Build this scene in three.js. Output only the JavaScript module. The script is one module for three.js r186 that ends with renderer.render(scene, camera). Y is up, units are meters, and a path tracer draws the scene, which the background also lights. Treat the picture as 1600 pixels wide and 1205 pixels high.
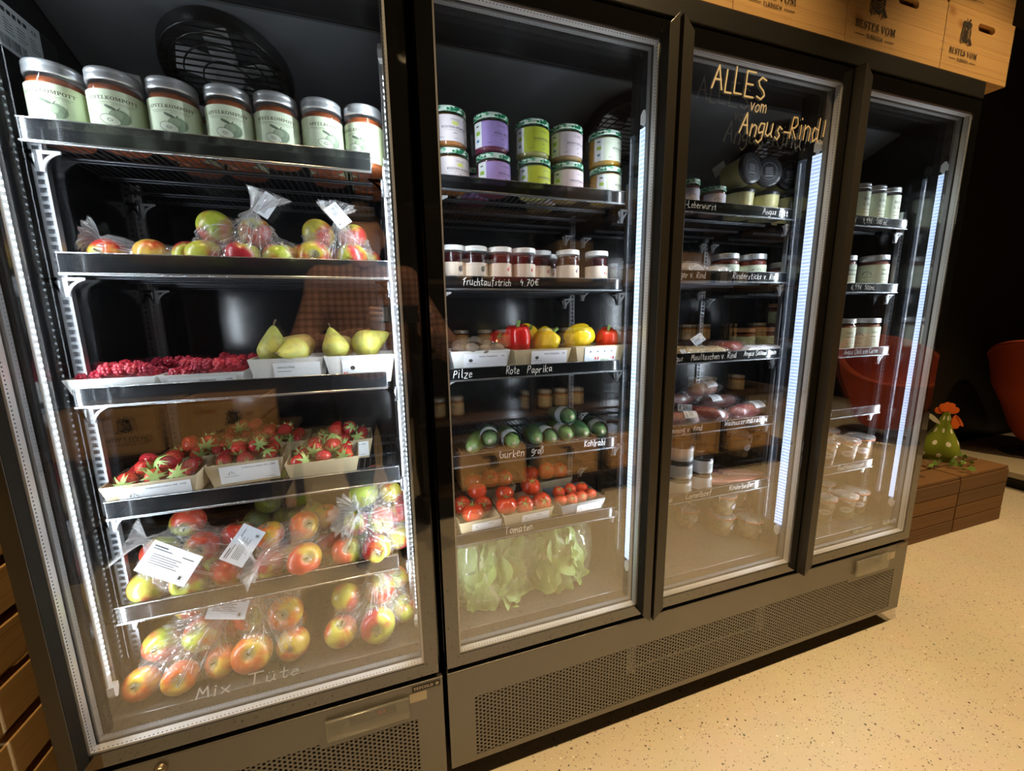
import * as THREE from 'three';
import { RoundedBoxGeometry } from 'three/addons/geometries/RoundedBoxGeometry.js';
import { mergeGeometries } from 'three/addons/utils/BufferGeometryUtils.js';
import { ImprovedNoise } from 'three/addons/math/ImprovedNoise.js';
import { MarchingCubes } from 'three/addons/objects/MarchingCubes.js';
import { RectAreaLightUniformsLib } from 'three/addons/lights/RectAreaLightUniformsLib.js';

// ---------- camera, exposure, light ----------
RectAreaLightUniformsLib.init();
const scene = new THREE.Scene();
scene.background = new THREE.Color(0x000000);
const camera = new THREE.PerspectiveCamera(2 * Math.atan(602.5 / 617.34) * 180 / Math.PI, 1600 / 1205, 0.02, 60);
camera.position.set(0, 1.25875, 0.88004);
camera.rotation.order = 'YXZ';
camera.rotation.set(-0.170754, -0.314205, -0.015367);
const renderer = new THREE.WebGLRenderer();
renderer.toneMapping = THREE.LinearToneMapping;
renderer.toneMappingExposure = 1.0;
renderer.shadowMap.enabled = true;

const WARM = new THREE.Color().setRGB(1, 0.69, 0.335);       // ceiling downlights
const COOL = new THREE.Color().setRGB(0.80, 0.91, 1.0);      // fridge light strips
const DOWNLIGHT = 12;                                        // candela of one ceiling downlight
const STRIP = 125;                                            // radiance of one fridge light strip
// ceiling downlights: x, z (each is built as a fitting further down, with its own light)
const DOWNLIGHTS = [[-0.38, 0.5], [0.75, 0.58], [1.85, 0.58], [2.95, 0.5], [4.2, 0.35], [0.3, 2.3], [2.55, 2.4], [4.59, 2.2]];

// ---------- helpers ----------
const V = (x, y, z) => new THREE.Vector3(x, y, z), PI = Math.PI;
function rng(seed) { let a = seed >>> 0; return () => { a = (a + 0x6d2b79f5) | 0; let t = Math.imul(a ^ (a >>> 15), 1 | a); t = (t + Math.imul(t ^ (t >>> 7), 61 | t)) ^ t; return ((t ^ (t >>> 14)) >>> 0) / 4294967296; }; }
const perlin = new ImprovedNoise(), noise = (x, y, z) => perlin.noise(x, y, z);
const names = {};
function numbered(n) { const k = names[n] = (names[n] ?? -1) + 1; return k ? n + '_' + String(k).padStart(3, '0') : n; }
function tag(o, label, category, group, kind) { Object.assign(o.userData, { label, category }); if (group) o.userData.group = group; if (kind) o.userData.kind = kind; return o; }
function thing(name, label, category, pos = [0, 0, 0], ry = 0, group) {
  const o = new THREE.Group(); o.name = numbered(name); o.position.set(...pos); o.rotation.y = ry; scene.add(o); return tag(o, label, category, group);
}
function part(name, geo, mat, parent, label) {
  const m = new THREE.Mesh(geo, mat); m.name = name; m.castShadow = m.receiveShadow = true; parent.add(m); if (label) m.userData.label = label; return m;
}
function single(name, geo, mat, label, category, group) { const m = part(numbered(name), geo, mat, scene); return tag(m, label, category, group); }
function struct(name, geo, mat, label) { const m = part(name, geo, mat, scene); m.userData.kind = 'structure'; if (label) m.userData.label = label; return m; }
function dup(src, pos, rot, label, group, scale) {
  const c = src.clone(); c.name = numbered(src.userData.base ?? src.name.replace(/_\d{3}$/, '')); c.userData = { ...src.userData }; scene.add(c);
  c.position.set(...pos); if (typeof rot === 'number') c.rotation.set(0, rot, 0); else if (rot) c.rotation.set(...rot);
  if (label) c.userData.label = label; if (group) c.userData.group = group; if (scale) c.scale.setScalar(scale); return c;
}
// geometry
const mv = (g, x, y, z) => g.translate(x, y, z);
const box = (w, h, d, x = 0, y = 0, z = 0) => mv(new THREE.BoxGeometry(w, h, d), x, y, z);
const span = (x0, x1, y0, y1, z0, z1) => box(x1 - x0, y1 - y0, z1 - z0, (x0 + x1) / 2, (y0 + y1) / 2, (z0 + z1) / 2);
const rbox = (w, h, d, r, x = 0, y = 0, z = 0, s = 2) => mv(new RoundedBoxGeometry(w, h, d, s, r), x, y, z);
const rspan = (x0, x1, y0, y1, z0, z1, r) => rbox(x1 - x0, y1 - y0, z1 - z0, r, (x0 + x1) / 2, (y0 + y1) / 2, (z0 + z1) / 2);
const plane = (w, h, x = 0, y = 0, z = 0) => mv(new THREE.PlaneGeometry(w, h), x, y, z);
const lathe = (pts, seg = 28) => new THREE.LatheGeometry(pts.map((p) => new THREE.Vector2(p[0], p[1])), seg);
const cyl = (r, h, x = 0, y = 0, z = 0, seg = 20, r2 = r) => mv(new THREE.CylinderGeometry(r2, r, h, seg), x, y, z);
const tube = (pts, r, seg = 12, rad = 6) => new THREE.TubeGeometry(new THREE.CatmullRomCurve3(pts.map((p) => V(...p))), seg, r, rad, false);
function rod(a, b, r, seg = 6) { const A = V(...a), B = V(...b), g = new THREE.CylinderGeometry(r, r, A.distanceTo(B), seg); g.applyQuaternion(new THREE.Quaternion().setFromUnitVectors(V(0, 1, 0), B.clone().sub(A).normalize())); return mv(g, (a[0] + b[0]) / 2, (a[1] + b[1]) / 2, (a[2] + b[2]) / 2); }
function merge(list) {
  const colored = list.some((g) => g.attributes.color);
  return mergeGeometries(list.map((g) => {
    g = g.index ? g.toNonIndexed() : g;
    for (const k of Object.keys(g.attributes)) if (!['position', 'normal', 'uv'].includes(k) && !(colored && k === 'color')) g.deleteAttribute(k);
    if (!g.attributes.uv) g.setAttribute('uv', new THREE.BufferAttribute(new Float32Array(g.attributes.position.count * 2), 2));
    return g;
  }));
}
function cubeUV(g, s = 1, turn = false) {   // uv in metres from the dominant side
  g = g.index ? g.toNonIndexed() : g; const p = g.attributes.position, n = g.attributes.normal, uv = new Float32Array(p.count * 2);
  for (let i = 0; i < p.count; i++) {
    const ax = Math.abs(n.getX(i)), ay = Math.abs(n.getY(i)), az = Math.abs(n.getZ(i)), x = p.getX(i), y = p.getY(i), z = p.getZ(i);
    let u, v; if (az >= ax && az >= ay) { u = x; v = y; } else if (ay >= ax) { u = x; v = z; } else { u = z; v = y; }
    if (turn) [u, v] = [v, u]; uv[2 * i] = u * s; uv[2 * i + 1] = v * s;
  }
  g.setAttribute('uv', new THREE.BufferAttribute(uv, 2)); return g;
}
// a surface over a grid; fn(u, v) -> [x, y, z]; color(u, v, p) -> [r, g, b]
function sheet(fn, nu, nv, color) {
  const P = [], U = [], C = [], I = [];
  for (let j = 0; j <= nv; j++) for (let i = 0; i <= nu; i++) { const u = i / nu, v = j / nv, p = fn(u, v); P.push(...p); U.push(u, v); if (color) C.push(...color(u, v, p)); }
  for (let j = 0; j < nv; j++) for (let i = 0; i < nu; i++) { const a = j * (nu + 1) + i, b = a + 1, c = a + nu + 1, d = c + 1; I.push(a, b, c, b, d, c); }
  const g = new THREE.BufferGeometry(); g.setAttribute('position', new THREE.Float32BufferAttribute(P, 3)); g.setAttribute('uv', new THREE.Float32BufferAttribute(U, 2));
  if (color) g.setAttribute('color', new THREE.Float32BufferAttribute(C, 3)); g.setIndex(I); g.computeVertexNormals(); return g;
}
// closed body of revolution bent by fn(theta, t): t = 0 top .. 1 bottom; seam normals are averaged
function body(fn, nu, nv, color) {
  const g = sheet((u, v) => fn(u * 2 * PI, v), nu, nv, color && ((u, v, p) => color(u * 2 * PI, v, p))), n = g.attributes.normal;
  for (let j = 0; j <= nv; j++) { const a = j * (nu + 1), b = a + nu, x = n.getX(a) + n.getX(b), y = n.getY(a) + n.getY(b), z = n.getZ(a) + n.getZ(b), l = Math.hypot(x, y, z) || 1; n.setXYZ(a, x / l, y / l, z / l); n.setXYZ(b, x / l, y / l, z / l); }
  return g;
}
function aim(g, from, to) { g.applyQuaternion(new THREE.Quaternion().setFromUnitVectors(V(0, 1, 0), to.clone().sub(from).normalize())); return mv(g, from.x, from.y, from.z); }
// textures
function canvas(w, h, draw) { const c = document.createElement('canvas'); c.width = w; c.height = h; draw(c.getContext('2d'), w, h); return c; }
function tex(w, h, draw, o = {}) { const t = new THREE.CanvasTexture(canvas(w, h, draw)); if (!o.data) t.colorSpace = THREE.SRGBColorSpace; if (o.repeat) { t.wrapS = t.wrapT = THREE.RepeatWrapping; t.repeat.set(...o.repeat); } t.magFilter = THREE.LinearFilter; return t; }
const std = (o) => new THREE.MeshStandardMaterial(o), phy = (o) => new THREE.MeshPhysicalMaterial(o);
const lin = (r, g, b) => new THREE.Color().setRGB(r, g, b);
const css = (r, g, b) => `rgb(${r | 0},${g | 0},${b | 0})`;

// wood: long grain along u
function woodTex(seed, a, b, n = 90, knots = 3, repeat = [1, 1]) {
  return tex(512, 512, (c, w, h) => {
    const R = rng(seed); c.fillStyle = css(...a); c.fillRect(0, 0, w, h);
    for (let i = 0; i < n; i++) { const y = R() * h, t = R() * 0.7; c.strokeStyle = `rgba(${b[0]},${b[1]},${b[2]},${0.06 + 0.16 * t})`; c.lineWidth = 0.6 + R() * 5; c.beginPath(); c.moveTo(-5, y); const k = (R() - 0.5) * 26; c.bezierCurveTo(w * 0.3, y + k, w * 0.6, y - k, w + 5, y + (R() - 0.5) * 8); c.stroke(); }
    for (let i = 0; i < knots; i++) { const x = R() * w, y = R() * h, s = 7 + R() * 9; for (let k = 5; k > 0; k--) { c.fillStyle = `rgba(${b[0]},${b[1]},${b[2]},${0.12 + 0.08 * (5 - k)})`; c.beginPath(); c.ellipse(x, y, s * k * 0.45, s * k * 0.26, 0.2, 0, 7); c.fill(); } }
  }, { repeat });
}
// single-stroke handwriting, in tenths of the capital height
const GLYPHS = { A: '0,0 3,10 6,0|1,4 5,4', B: '0,0 0,10 4,9 4,6 0,5 5,4 4,0 0,0', C: '5,9 2,10 0,6 0,3 2,0 5,1', E: '5,10 0,10 0,0 5,0|0,5 4,5', F: '1,0 2,10|-1,8 5,11|1,5 4,6', G: '5,9 2,10 0,6 0,3 2,0 5,1 5,4 3,4', K: '0,0 0,10|5,10 0,4 5,0', L: '0,10 0,0 4,0', M: '0,0 1,10 3,4 5,10 6,0', P: '0,0 1,10 4,10 5,7 3,5 0,5', R: '0,0 1,10 4,10 5,7 3,5 1,5 5,0', S: '5,9 2,10 0,8 1,6 4,4 5,2 3,0 0,1', T: '0,10 7,10|3,10 3,0', W: '0,10 1,0 3,6 5,0 6,10', a: '4,6 1,6 0,3 1,0 4,3|4,6 4,1 5,0', b: '0,10 0,0 3,0 4,3 2,6 0,4', c: '4,5 1,6 0,3 1,0 4,1', d: '4,5 1,6 0,3 1,0 4,2|4,10 4,1 5,0', e: '0,3 4,4 3,6 1,6 0,3 1,0 4,1', f: '4,9 3,10 2,8 2,-2|0,6 4,6', g: '4,6 1,6 0,3 1,1 4,2|4,6 4,-2 2,-4 0,-3', h: '0,10 0,0|0,4 2,6 4,5 4,0', i: '1,6 1,0|1,9 1,8.6', k: '0,10 0,0|4,6 0,3 4,0', l: '1,10 1,1 2,0', m: '0,6 0,0|0,4 2,6 3,4 3,0|3,4 5,6 6,4 6,0', n: '0,6 0,0|0,4 2,6 4,5 4,0', o: '2,6 0,4 0,1 2,0 4,2 4,5 2,6', p: '0,6 0,-4|0,5 3,6 4,3 2,0 0,1', r: '0,6 0,0|0,4 2,6 4,6', s: '4,5 2,6 1,4 3,2 2,0 0,1', t: '2,9 2,1 3,0 4,1|0,6 4,6', u: '0,6 0,1 2,0 4,2|4,6 4,1 5,0', 'ü': '0,6 0,1 2,0 4,2|4,6 4,1 5,0|1,9 1,8.6|3,9 3,8.6', v: '0,6 2,0 4,6', w: '0,6 1,0 3,4 4,0 6,6', x: '0,6 4,0|4,6 0,0', z: '0,6 4,6 0,0 4,0', 'ß': '0,-3 0,8 2,10 4,8 2,6 4,4 4,1 2,0', 0: '2,10 0,7 0,3 2,0 4,3 4,7 2,10', 4: '1,10 0,5 4,5|3,7 3,0', 5: '4,10 0,10 0,6 3,6 4,3 2,0 0,1', 6: '4,10 1,6 0,3 2,0 4,2 3,5 0,4', 7: '0,10 4,10 1,0|1,5 4,5', 9: '4,7 2,5 0,7 2,10 4,8 3,0', ',': '1,1 0,-2', '.': '1,0.4 1,0', '€': '5,9 2,9 1,5 2,1 5,1|0,6 4,6|0,4 4,4', '-': '0,4 4,4', '!': '1,10 1,3|1,0.4 1,0' };
function scribble(c, text, x, y, s, o = {}) {   // s = capital height in pixels, (x, y) = baseline start
  const R = rng(o.seed ?? text.length * 77 + 5), k = s / 10, sk = o.skew ?? 0.16; c.lineCap = c.lineJoin = 'round'; c.lineWidth = o.width ?? s * 0.12; c.strokeStyle = o.color ?? 'rgb(245,245,240)';
  for (const ch of text) {
    if (ch === ' ') { x += k * 4.5 * (o.wide ?? 1); continue; }
    const gl = GLYPHS[ch]; if (!gl) { x += k * 5; continue; }
    let wide = 2; const jy = (R() - 0.5) * k * 1.6, js = 0.9 + R() * 0.22;
    for (const st of gl.split('|')) {
      const pts = st.split(' ').map((p) => p.split(',').map(Number)); c.beginPath();
      pts.forEach(([a, b], i) => { wide = Math.max(wide, a); const X = x + (a * js + b * sk) * k * (o.wide ?? 1), Y = y - b * js * k + jy; if (!i) c.moveTo(X, Y); else { const [pa, pb] = pts[i - 1], mX = x + ((a + pa) / 2 * js + (b + pb) / 2 * sk) * k * (o.wide ?? 1) + (R() - 0.5) * k * 0.5, mY = y - (b + pb) / 2 * js * k + jy; c.quadraticCurveTo(mX, mY, X, Y); } }); c.stroke();
    }
    x += (wide + 2.0) * k * (o.wide ?? 1) * js;
  }
  return x;
}
const scribbleWidth = (text, s) => { let x = 0; for (const ch of text) { if (ch === ' ') { x += 4.5; continue; } let w = 2; for (const st of (GLYPHS[ch] ?? '5,0').split('|')) for (const p of st.split(' ')) w = Math.max(w, +p.split(',')[0]); x += w + 2; } return x * s / 10; };

// ---------- materials shared by many things ----------
const M = {
  paint: phy({ color: lin(0.085, 0.078, 0.066), roughness: 0.34, ior: 2.2 }),
  header: phy({ color: lin(0.012, 0.0115, 0.010), roughness: 0.5 }),
  border: phy({ color: lin(0.006, 0.006, 0.006), roughness: 0.035, ior: 2.5 }),
  handle: phy({ color: lin(0.030, 0.027, 0.022), roughness: 0.40, ior: 1.7 }),
  lining: phy({ color: lin(0.012, 0.013, 0.015), roughness: 0.16, ior: 1.7 }),
  panel: phy({ color: lin(0.075, 0.08, 0.085), roughness: 0.5 }),
  rubber: std({ color: lin(0.012, 0.012, 0.012), roughness: 0.7 }),
  blackPlastic: phy({ color: lin(0.010, 0.010, 0.010), roughness: 0.3 }),
  steel: std({ color: lin(0.62, 0.63, 0.65), metalness: 1, roughness: 0.28 }),
  zinc: std({ color: lin(0.5, 0.51, 0.53), metalness: 1, roughness: 0.38 }),
  spacer: std({ color: lin(0.70, 0.71, 0.72), metalness: 0.3, roughness: 0.45 }),
  wire: std({ color: lin(0.06, 0.065, 0.075), metalness: 0.7, roughness: 0.35 }),
  white: std({ color: lin(0.72, 0.72, 0.70), roughness: 0.55 }),
  glass: phy({ color: 0xffffff, transmission: 1, roughness: 0.0, ior: 2.6, thickness: 0 }),
  jarGlass: phy({ color: 0xffffff, transmission: 1, roughness: 0.02, ior: 1.5, thickness: 0 }),
  clear: phy({ color: 0xffffff, transmission: 0.94, roughness: 0.06, ior: 1.5, thickness: 0 }),
  acrylic: phy({ color: lin(0.8, 0.8, 0.75), transmission: 0.85, roughness: 0.12, ior: 1.5, thickness: 0 }),
  railA: phy({ color: lin(0.012, 0.013, 0.015), roughness: 0.13, ior: 1.8, clearcoat: 0.6, clearcoatRoughness: 0.05 }),
  railB: phy({ color: lin(0.004, 0.0045, 0.005), roughness: 0.14, ior: 1.38 }),
  lipB: phy({ color: lin(0.05, 0.053, 0.06), roughness: 0.25 }),
  lip: std({ color: lin(0.55, 0.56, 0.58), metalness: 0.9, roughness: 0.2 }),
  led: std({ color: 0xffffff, emissive: COOL, emissiveIntensity: 9 }),
  brass: std({ color: lin(0.55, 0.45, 0.33), metalness: 0.9, roughness: 0.3 }),
};

// ---------- the room ----------
const terrazzo = tex(2048, 2048, (c, w, h) => {
  const R = rng(11); c.fillStyle = css(206, 196, 176); c.fillRect(0, 0, w, h);
  for (let i = 0; i < 900; i++) { const s = 30 + R() * 120; c.fillStyle = `rgba(${190 + R() * 40},${180 + R() * 40},${155 + R() * 40},0.06)`; c.beginPath(); c.ellipse(R() * w, R() * h, s, s * (0.5 + R() * 0.5), R() * 3, 0, 7); c.fill(); }
  for (let i = 0; i < 17000; i++) {
    const t = R(), s = t < 0.93 ? 0.9 + R() * 1.9 : 2.4 + R() * 3.0, d = R();
    c.fillStyle = d < 0.62 ? `rgba(${34 + R() * 55},${28 + R() * 45},${20 + R() * 36},${0.65 + R() * 0.35})` : d < 0.8 ? `rgba(150,135,110,0.7)` : `rgba(245,240,228,0.8)`;
    c.beginPath(); const x = R() * w, y = R() * h, a = R() * 6; for (let k = 0; k < 5; k++) { const q = s * (0.6 + R() * 0.7), b = a + k * 1.257; c[k ? 'lineTo' : 'moveTo'](x + Math.cos(b) * q, y + Math.sin(b) * q * 0.8); } c.fill();
  }
}, { repeat: [1, 1] });
const floorMat = phy({ map: terrazzo, roughness: 0.42, ior: 1.5 });
struct('floor', cubeUV(span(-3.5, 6.6, -0.06, 0, -2.2, 4.2), 0.62), floorMat, 'cream speckled terrazzo floor');
const wallMat = phy({ color: lin(0.024, 0.022, 0.018), roughness: 0.38 });
const wallFlat = std({ color: lin(0.03, 0.028, 0.025), roughness: 0.8 });
struct('wall_back', span(-3.5, 6.6, 0, 3.3, -2.26, -2.2), wallMat, 'black wall behind the fridges');
struct('wall_right', span(6.54, 6.6, 0, 3.3, -2.2, 4.2), wallFlat);
struct('wall_left', span(-3.56, -3.5, 0, 3.3, -2.2, 4.2), wallFlat);
struct('wall_front', span(-3.5, 6.6, 0, 3.3, 4.2, 4.26), wallFlat);
struct('ceiling', span(-3.56, 6.6, 3.3, 3.36, -2.26, 4.26), wallFlat);
// dark panelled wall beside the fridges, behind the plank boxes
struct('wall_niche', span(1.98, 6.5, 0, 3.3, -1.16, -1.1), wallMat, 'satin black wall panel beside the fridges');

DOWNLIGHTS.forEach(([x, z], i) => {
  const l = thing('ceiling_downlight', 'black tube downlight with warm light under the dark ceiling', 'lamp', [x, 3.3, z], 0, 'ceiling downlights');
  part('housing', lathe([[0.0, 0], [0.066, 0], [0.066, -0.24], [0.061, -0.24], [0.061, -0.03], [0.0, -0.03]], 28), M.blackPlastic, l);
  part('lens', cyl(0.058, 0.004, 0, -0.034, 0, 28), std({ color: 0x333333, emissive: WARM, emissiveIntensity: 12 }), l);
  const r = new THREE.SpotLight(WARM, DOWNLIGHT, 0, 0.66, 0.25, 2); r.position.set(0, -0.155, 0); r.target.position.set(0, -3, 0); r.shadow.radius = 1.6; r.castShadow = true; l.add(r, r.target);
});

// ---------- the fridges ----------
const Y = { base0: 0.07, base1: 0.361, door0: 0.378, ap0: 0.411, ap1: 1.894, door1: 1.934, head0: 1.942, head1: 1.99 };
const IN = { y0: 0.43, z0: -0.052, z1: -0.575 };
function perforated(x0, x1, y0, y1, p, r, skip) {     // sheet metal with round holes in staggered columns
  const P = [], I = [], cols = Math.floor((x1 - x0) / (p * 0.866)), rows = Math.floor((y1 - y0) / p), R = p / Math.sqrt(3);
  const ring = []; for (let k = 0; k < 12; k++) { const a = k * PI / 6, q = k % 2 ? p / 2 : R; ring.push([Math.cos(a) * q, Math.sin(a) * q, Math.cos(a) * r, Math.sin(a) * r]); }
  for (let i = 0; i < cols; i++) for (let j = 0; j < rows; j++) {
    const cx = x0 + (i + 0.5) * p * 0.866, cy = y0 + (j + (i % 2 ? 0.75 : 0.25)) * p; if (skip && skip(cx, cy)) continue;
    const b = P.length / 3; for (const [ox, oy, hx, hy] of ring) P.push(cx + ox, cy + oy, 0, cx + hx, cy + hy, 0, cx + hx, cy + hy, -0.0012);
    for (let k = 0; k < 12; k++) { const a = b + k * 3, n = b + ((k + 1) % 12) * 3; I.push(a, n, a + 1, n, n + 1, a + 1, a + 1, n + 1, a + 2, n + 1, n + 2, a + 2); }
  }
  const g = new THREE.BufferGeometry(); g.setAttribute('position', new THREE.Float32BufferAttribute(P, 3)); g.setIndex(I);
  const h = g.toNonIndexed(); h.computeVertexNormals(); return h;
}
function frameRing(x0, x1, y0, y1, w, z0, z1) { return merge([span(x0, x1, y0, y0 + w, z0, z1), span(x0, x1, y1 - w, y1, z0, z1), span(x0, x0 + w, y0 + w, y1 - w, z0, z1), span(x1 - w, x1, y0 + w, y1 - w, z0, z1)]); }
const bracketShape = (() => { const s = new THREE.Shape(); s.moveTo(0, 0); s.lineTo(0.034, 0); s.lineTo(0.034, -0.004); s.quadraticCurveTo(0.010, -0.012, 0.006, -0.036); s.lineTo(0, -0.036); s.lineTo(0, 0); const h = new THREE.Path(); h.moveTo(0.004, -0.006); h.lineTo(0.022, -0.006); h.quadraticCurveTo(0.008, -0.012, 0.005, -0.024); h.lineTo(0.004, -0.006); s.holes.push(h); return s; })();
const bracketGeo = (() => { const a = new THREE.ExtrudeGeometry(bracketShape, { depth: 0.003, bevelEnabled: false, curveSegments: 6 }); return merge([a, a.clone().applyMatrix4(new THREE.Matrix4().makeScale(-1, 1, 1)), box(0.014, 0.036, 0.006, 0, -0.018, 0)]); })();
const bracketMat = std({ color: lin(0.7, 0.72, 0.75), roughness: 0.35, metalness: 0.2 });
function wireGeo(x0, x1, zf, zb, pitch) {
  const L = [], n = Math.round((x1 - x0) / pitch);
  for (let i = 0; i <= n; i++) { const x = x0 + (x1 - x0) * i / n; L.push(rod([x, 0, zf], [x, 0, zb], 0.0013, 5)); }
  for (const z of [zf + 0.002, zf - 0.09, zf - 0.2, zf - 0.31, zb]) L.push(rod([x0, -0.004, z], [x1, -0.004, z], 0.003, 6), rod([x0, -0.009, z - 0.001], [x1, -0.009, z - 0.001], 0.002, 5));
  return merge(L);
}
// one wire shelf with its price rail: y = bottom of the rail; text = [string, x, capital height]
function shelf(parent, x0, x1, y, o) {
  const zr = -0.1, h = o.h ?? 0.034, s = part('shelf', wireGeo(x0, x1, zr - 0.006, -0.5, 0.0145), M.wire, parent); s.position.set(0, y + 0.008, 0);
  const lift = -0.008;
  part('price_rail', merge([rspan(x0, x1, lift, lift + h, zr, zr + 0.004, 0.0015), rspan(x0, x1, lift + h - 0.004, lift + h, zr - 0.008, zr + 0.004, 0.0015)]), o.rail, s, o.railLabel);
  part('rail_lip', merge([rod([x0, lift + h, zr + 0.003], [x1, lift + h, zr + 0.003], 0.0013, 6), rod([x0, lift - 0.002, zr + 0.004], [x1, lift - 0.002, zr + 0.004], 0.0028, 6)]), o.lip ?? M.lip, s);
  for (const [x, z] of o.posts) { const b = part('bracket', bracketGeo, bracketMat, s); b.position.set(x, -0.014, z); }
  if (o.text) {
    const W = 2048, H = Math.round(W * h / (x1 - x0));
    const t = tex(W, H, (c) => { for (const [str, x, xe, cap, dy] of o.text) { const s = W / (x1 - x0); scribble(c, str, (x - x0) * s, H * (0.74 - (dy ?? 0)), cap * s, { width: 5.6, seed: str.length * 13 + 1, skew: 0.12, wide: (xe - x) / scribbleWidth(str, cap) }); } });
    part('chalk_writing', plane(x1 - x0, h, (x0 + x1) / 2, lift + h / 2, zr + 0.0046), std({ map: t, transparent: true, roughness: 0.8, emissive: 0x000000 }), s, 'white chalk pen handwriting');
  }
  return s;
}
function upright(parent, x, z, y0, y1) {    // slotted shelf post
  const L = [span(-0.010, -0.005, y0, y1, -0.006, 0.006), span(0.005, 0.010, y0, y1, -0.006, 0.006), span(-0.010, 0.010, y0, y1, -0.007, -0.005)];
  for (let y = y0; y < y1; y += 0.0145) L.push(span(-0.0052, 0.0052, y, y + 0.006, 0.002, 0.006));
  const m = part('shelf_upright', merge(L), M.zinc, parent); m.position.set(x, 0, z); return m;
}
const ribTex = tex(8, 1024, (c, w, h) => { c.fillStyle = 'rgb(92,140,205)'; c.fillRect(0, 0, w, h); for (let k = 0; k < 110; k++) { c.fillStyle = 'rgb(200,226,255)'; c.fillRect(0, k * h / 110, w, h / 200); } });
// light strip: clear ribbed cover, a row of diodes, end caps, and the light itself; dir = the way it shines
function strip(parent, x, z, y0, y1, dir, glow, power = 1) {
  const ang = Math.atan2(dir[0], dir[1]), s = part('light_strip', rbox(0.016, y1 - y0, 0.004, 0.0012, 0, (y0 + y1) / 2, -0.006), M.white, parent); s.position.set(x, 0, z); s.rotation.y = ang;
  const dots = []; for (let y = y0 + 0.03; y < y1 - 0.03; y += 0.0125) dots.push(box(0.0042, 0.0042, 0.0016, 0, y, -0.0026));
  const d = part('diode_row', merge(dots), M.led, s); d.userData.kind = 'stuff';
  const ribs = []; for (let k = 0; k <= 10; k++) { const a = (k / 10 - 0.5) * PI * 0.96, q = k % 2 ? 0.0098 : 0.0106; ribs.push([Math.sin(a) * q, Math.cos(a) * 0.009 - 0.004]); }
  part('cover', sheet((u, v) => { const f = u * 10, i = Math.min(9, Math.floor(f)), k = f - i; return [ribs[i][0] + (ribs[i + 1][0] - ribs[i][0]) * k, y0 + v * (y1 - y0), ribs[i][1] + (ribs[i + 1][1] - ribs[i][1]) * k]; }, 20, 1), M.clear, s);
  for (const [a, b, t] of [[y0 - 0.028, y0, -1], [y1, y1 + 0.03, 1]]) {
    const sh = new THREE.Shape(); const yo = t < 0 ? a : b, yi = t < 0 ? b : a; sh.moveTo(-0.010, yi); sh.lineTo(0.010, yi); sh.lineTo(0.010, yo - t * 0.014); sh.lineTo(0.003, yo); sh.lineTo(-0.003, yo); sh.lineTo(-0.010, yo - t * 0.010); sh.lineTo(-0.010, yi);
    part('end_cap', mv(new THREE.ExtrudeGeometry(sh, { depth: 0.012, bevelEnabled: false }), 0, 0, -0.008), M.white, s);
  }
  if (glow) part('diffuser', box(0.030, y1 - y0 - 0.02, 0.003, 0.002, (y0 + y1) / 2, 0), std({ color: 0xffffff, roughness: 0.4, emissive: 0xffffff, emissiveMap: ribTex, emissiveIntensity: 1.6 }), s, 'ribbed glowing diffuser');
  const r = new THREE.RectAreaLight(COOL, STRIP * 2.75 * power, 0.004, y1 - y0 - 0.04); r.position.set(0, (y0 + y1) / 2, 0.0075); r.rotation.y = PI; r.castShadow = true; s.add(r); return s;
}
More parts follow.
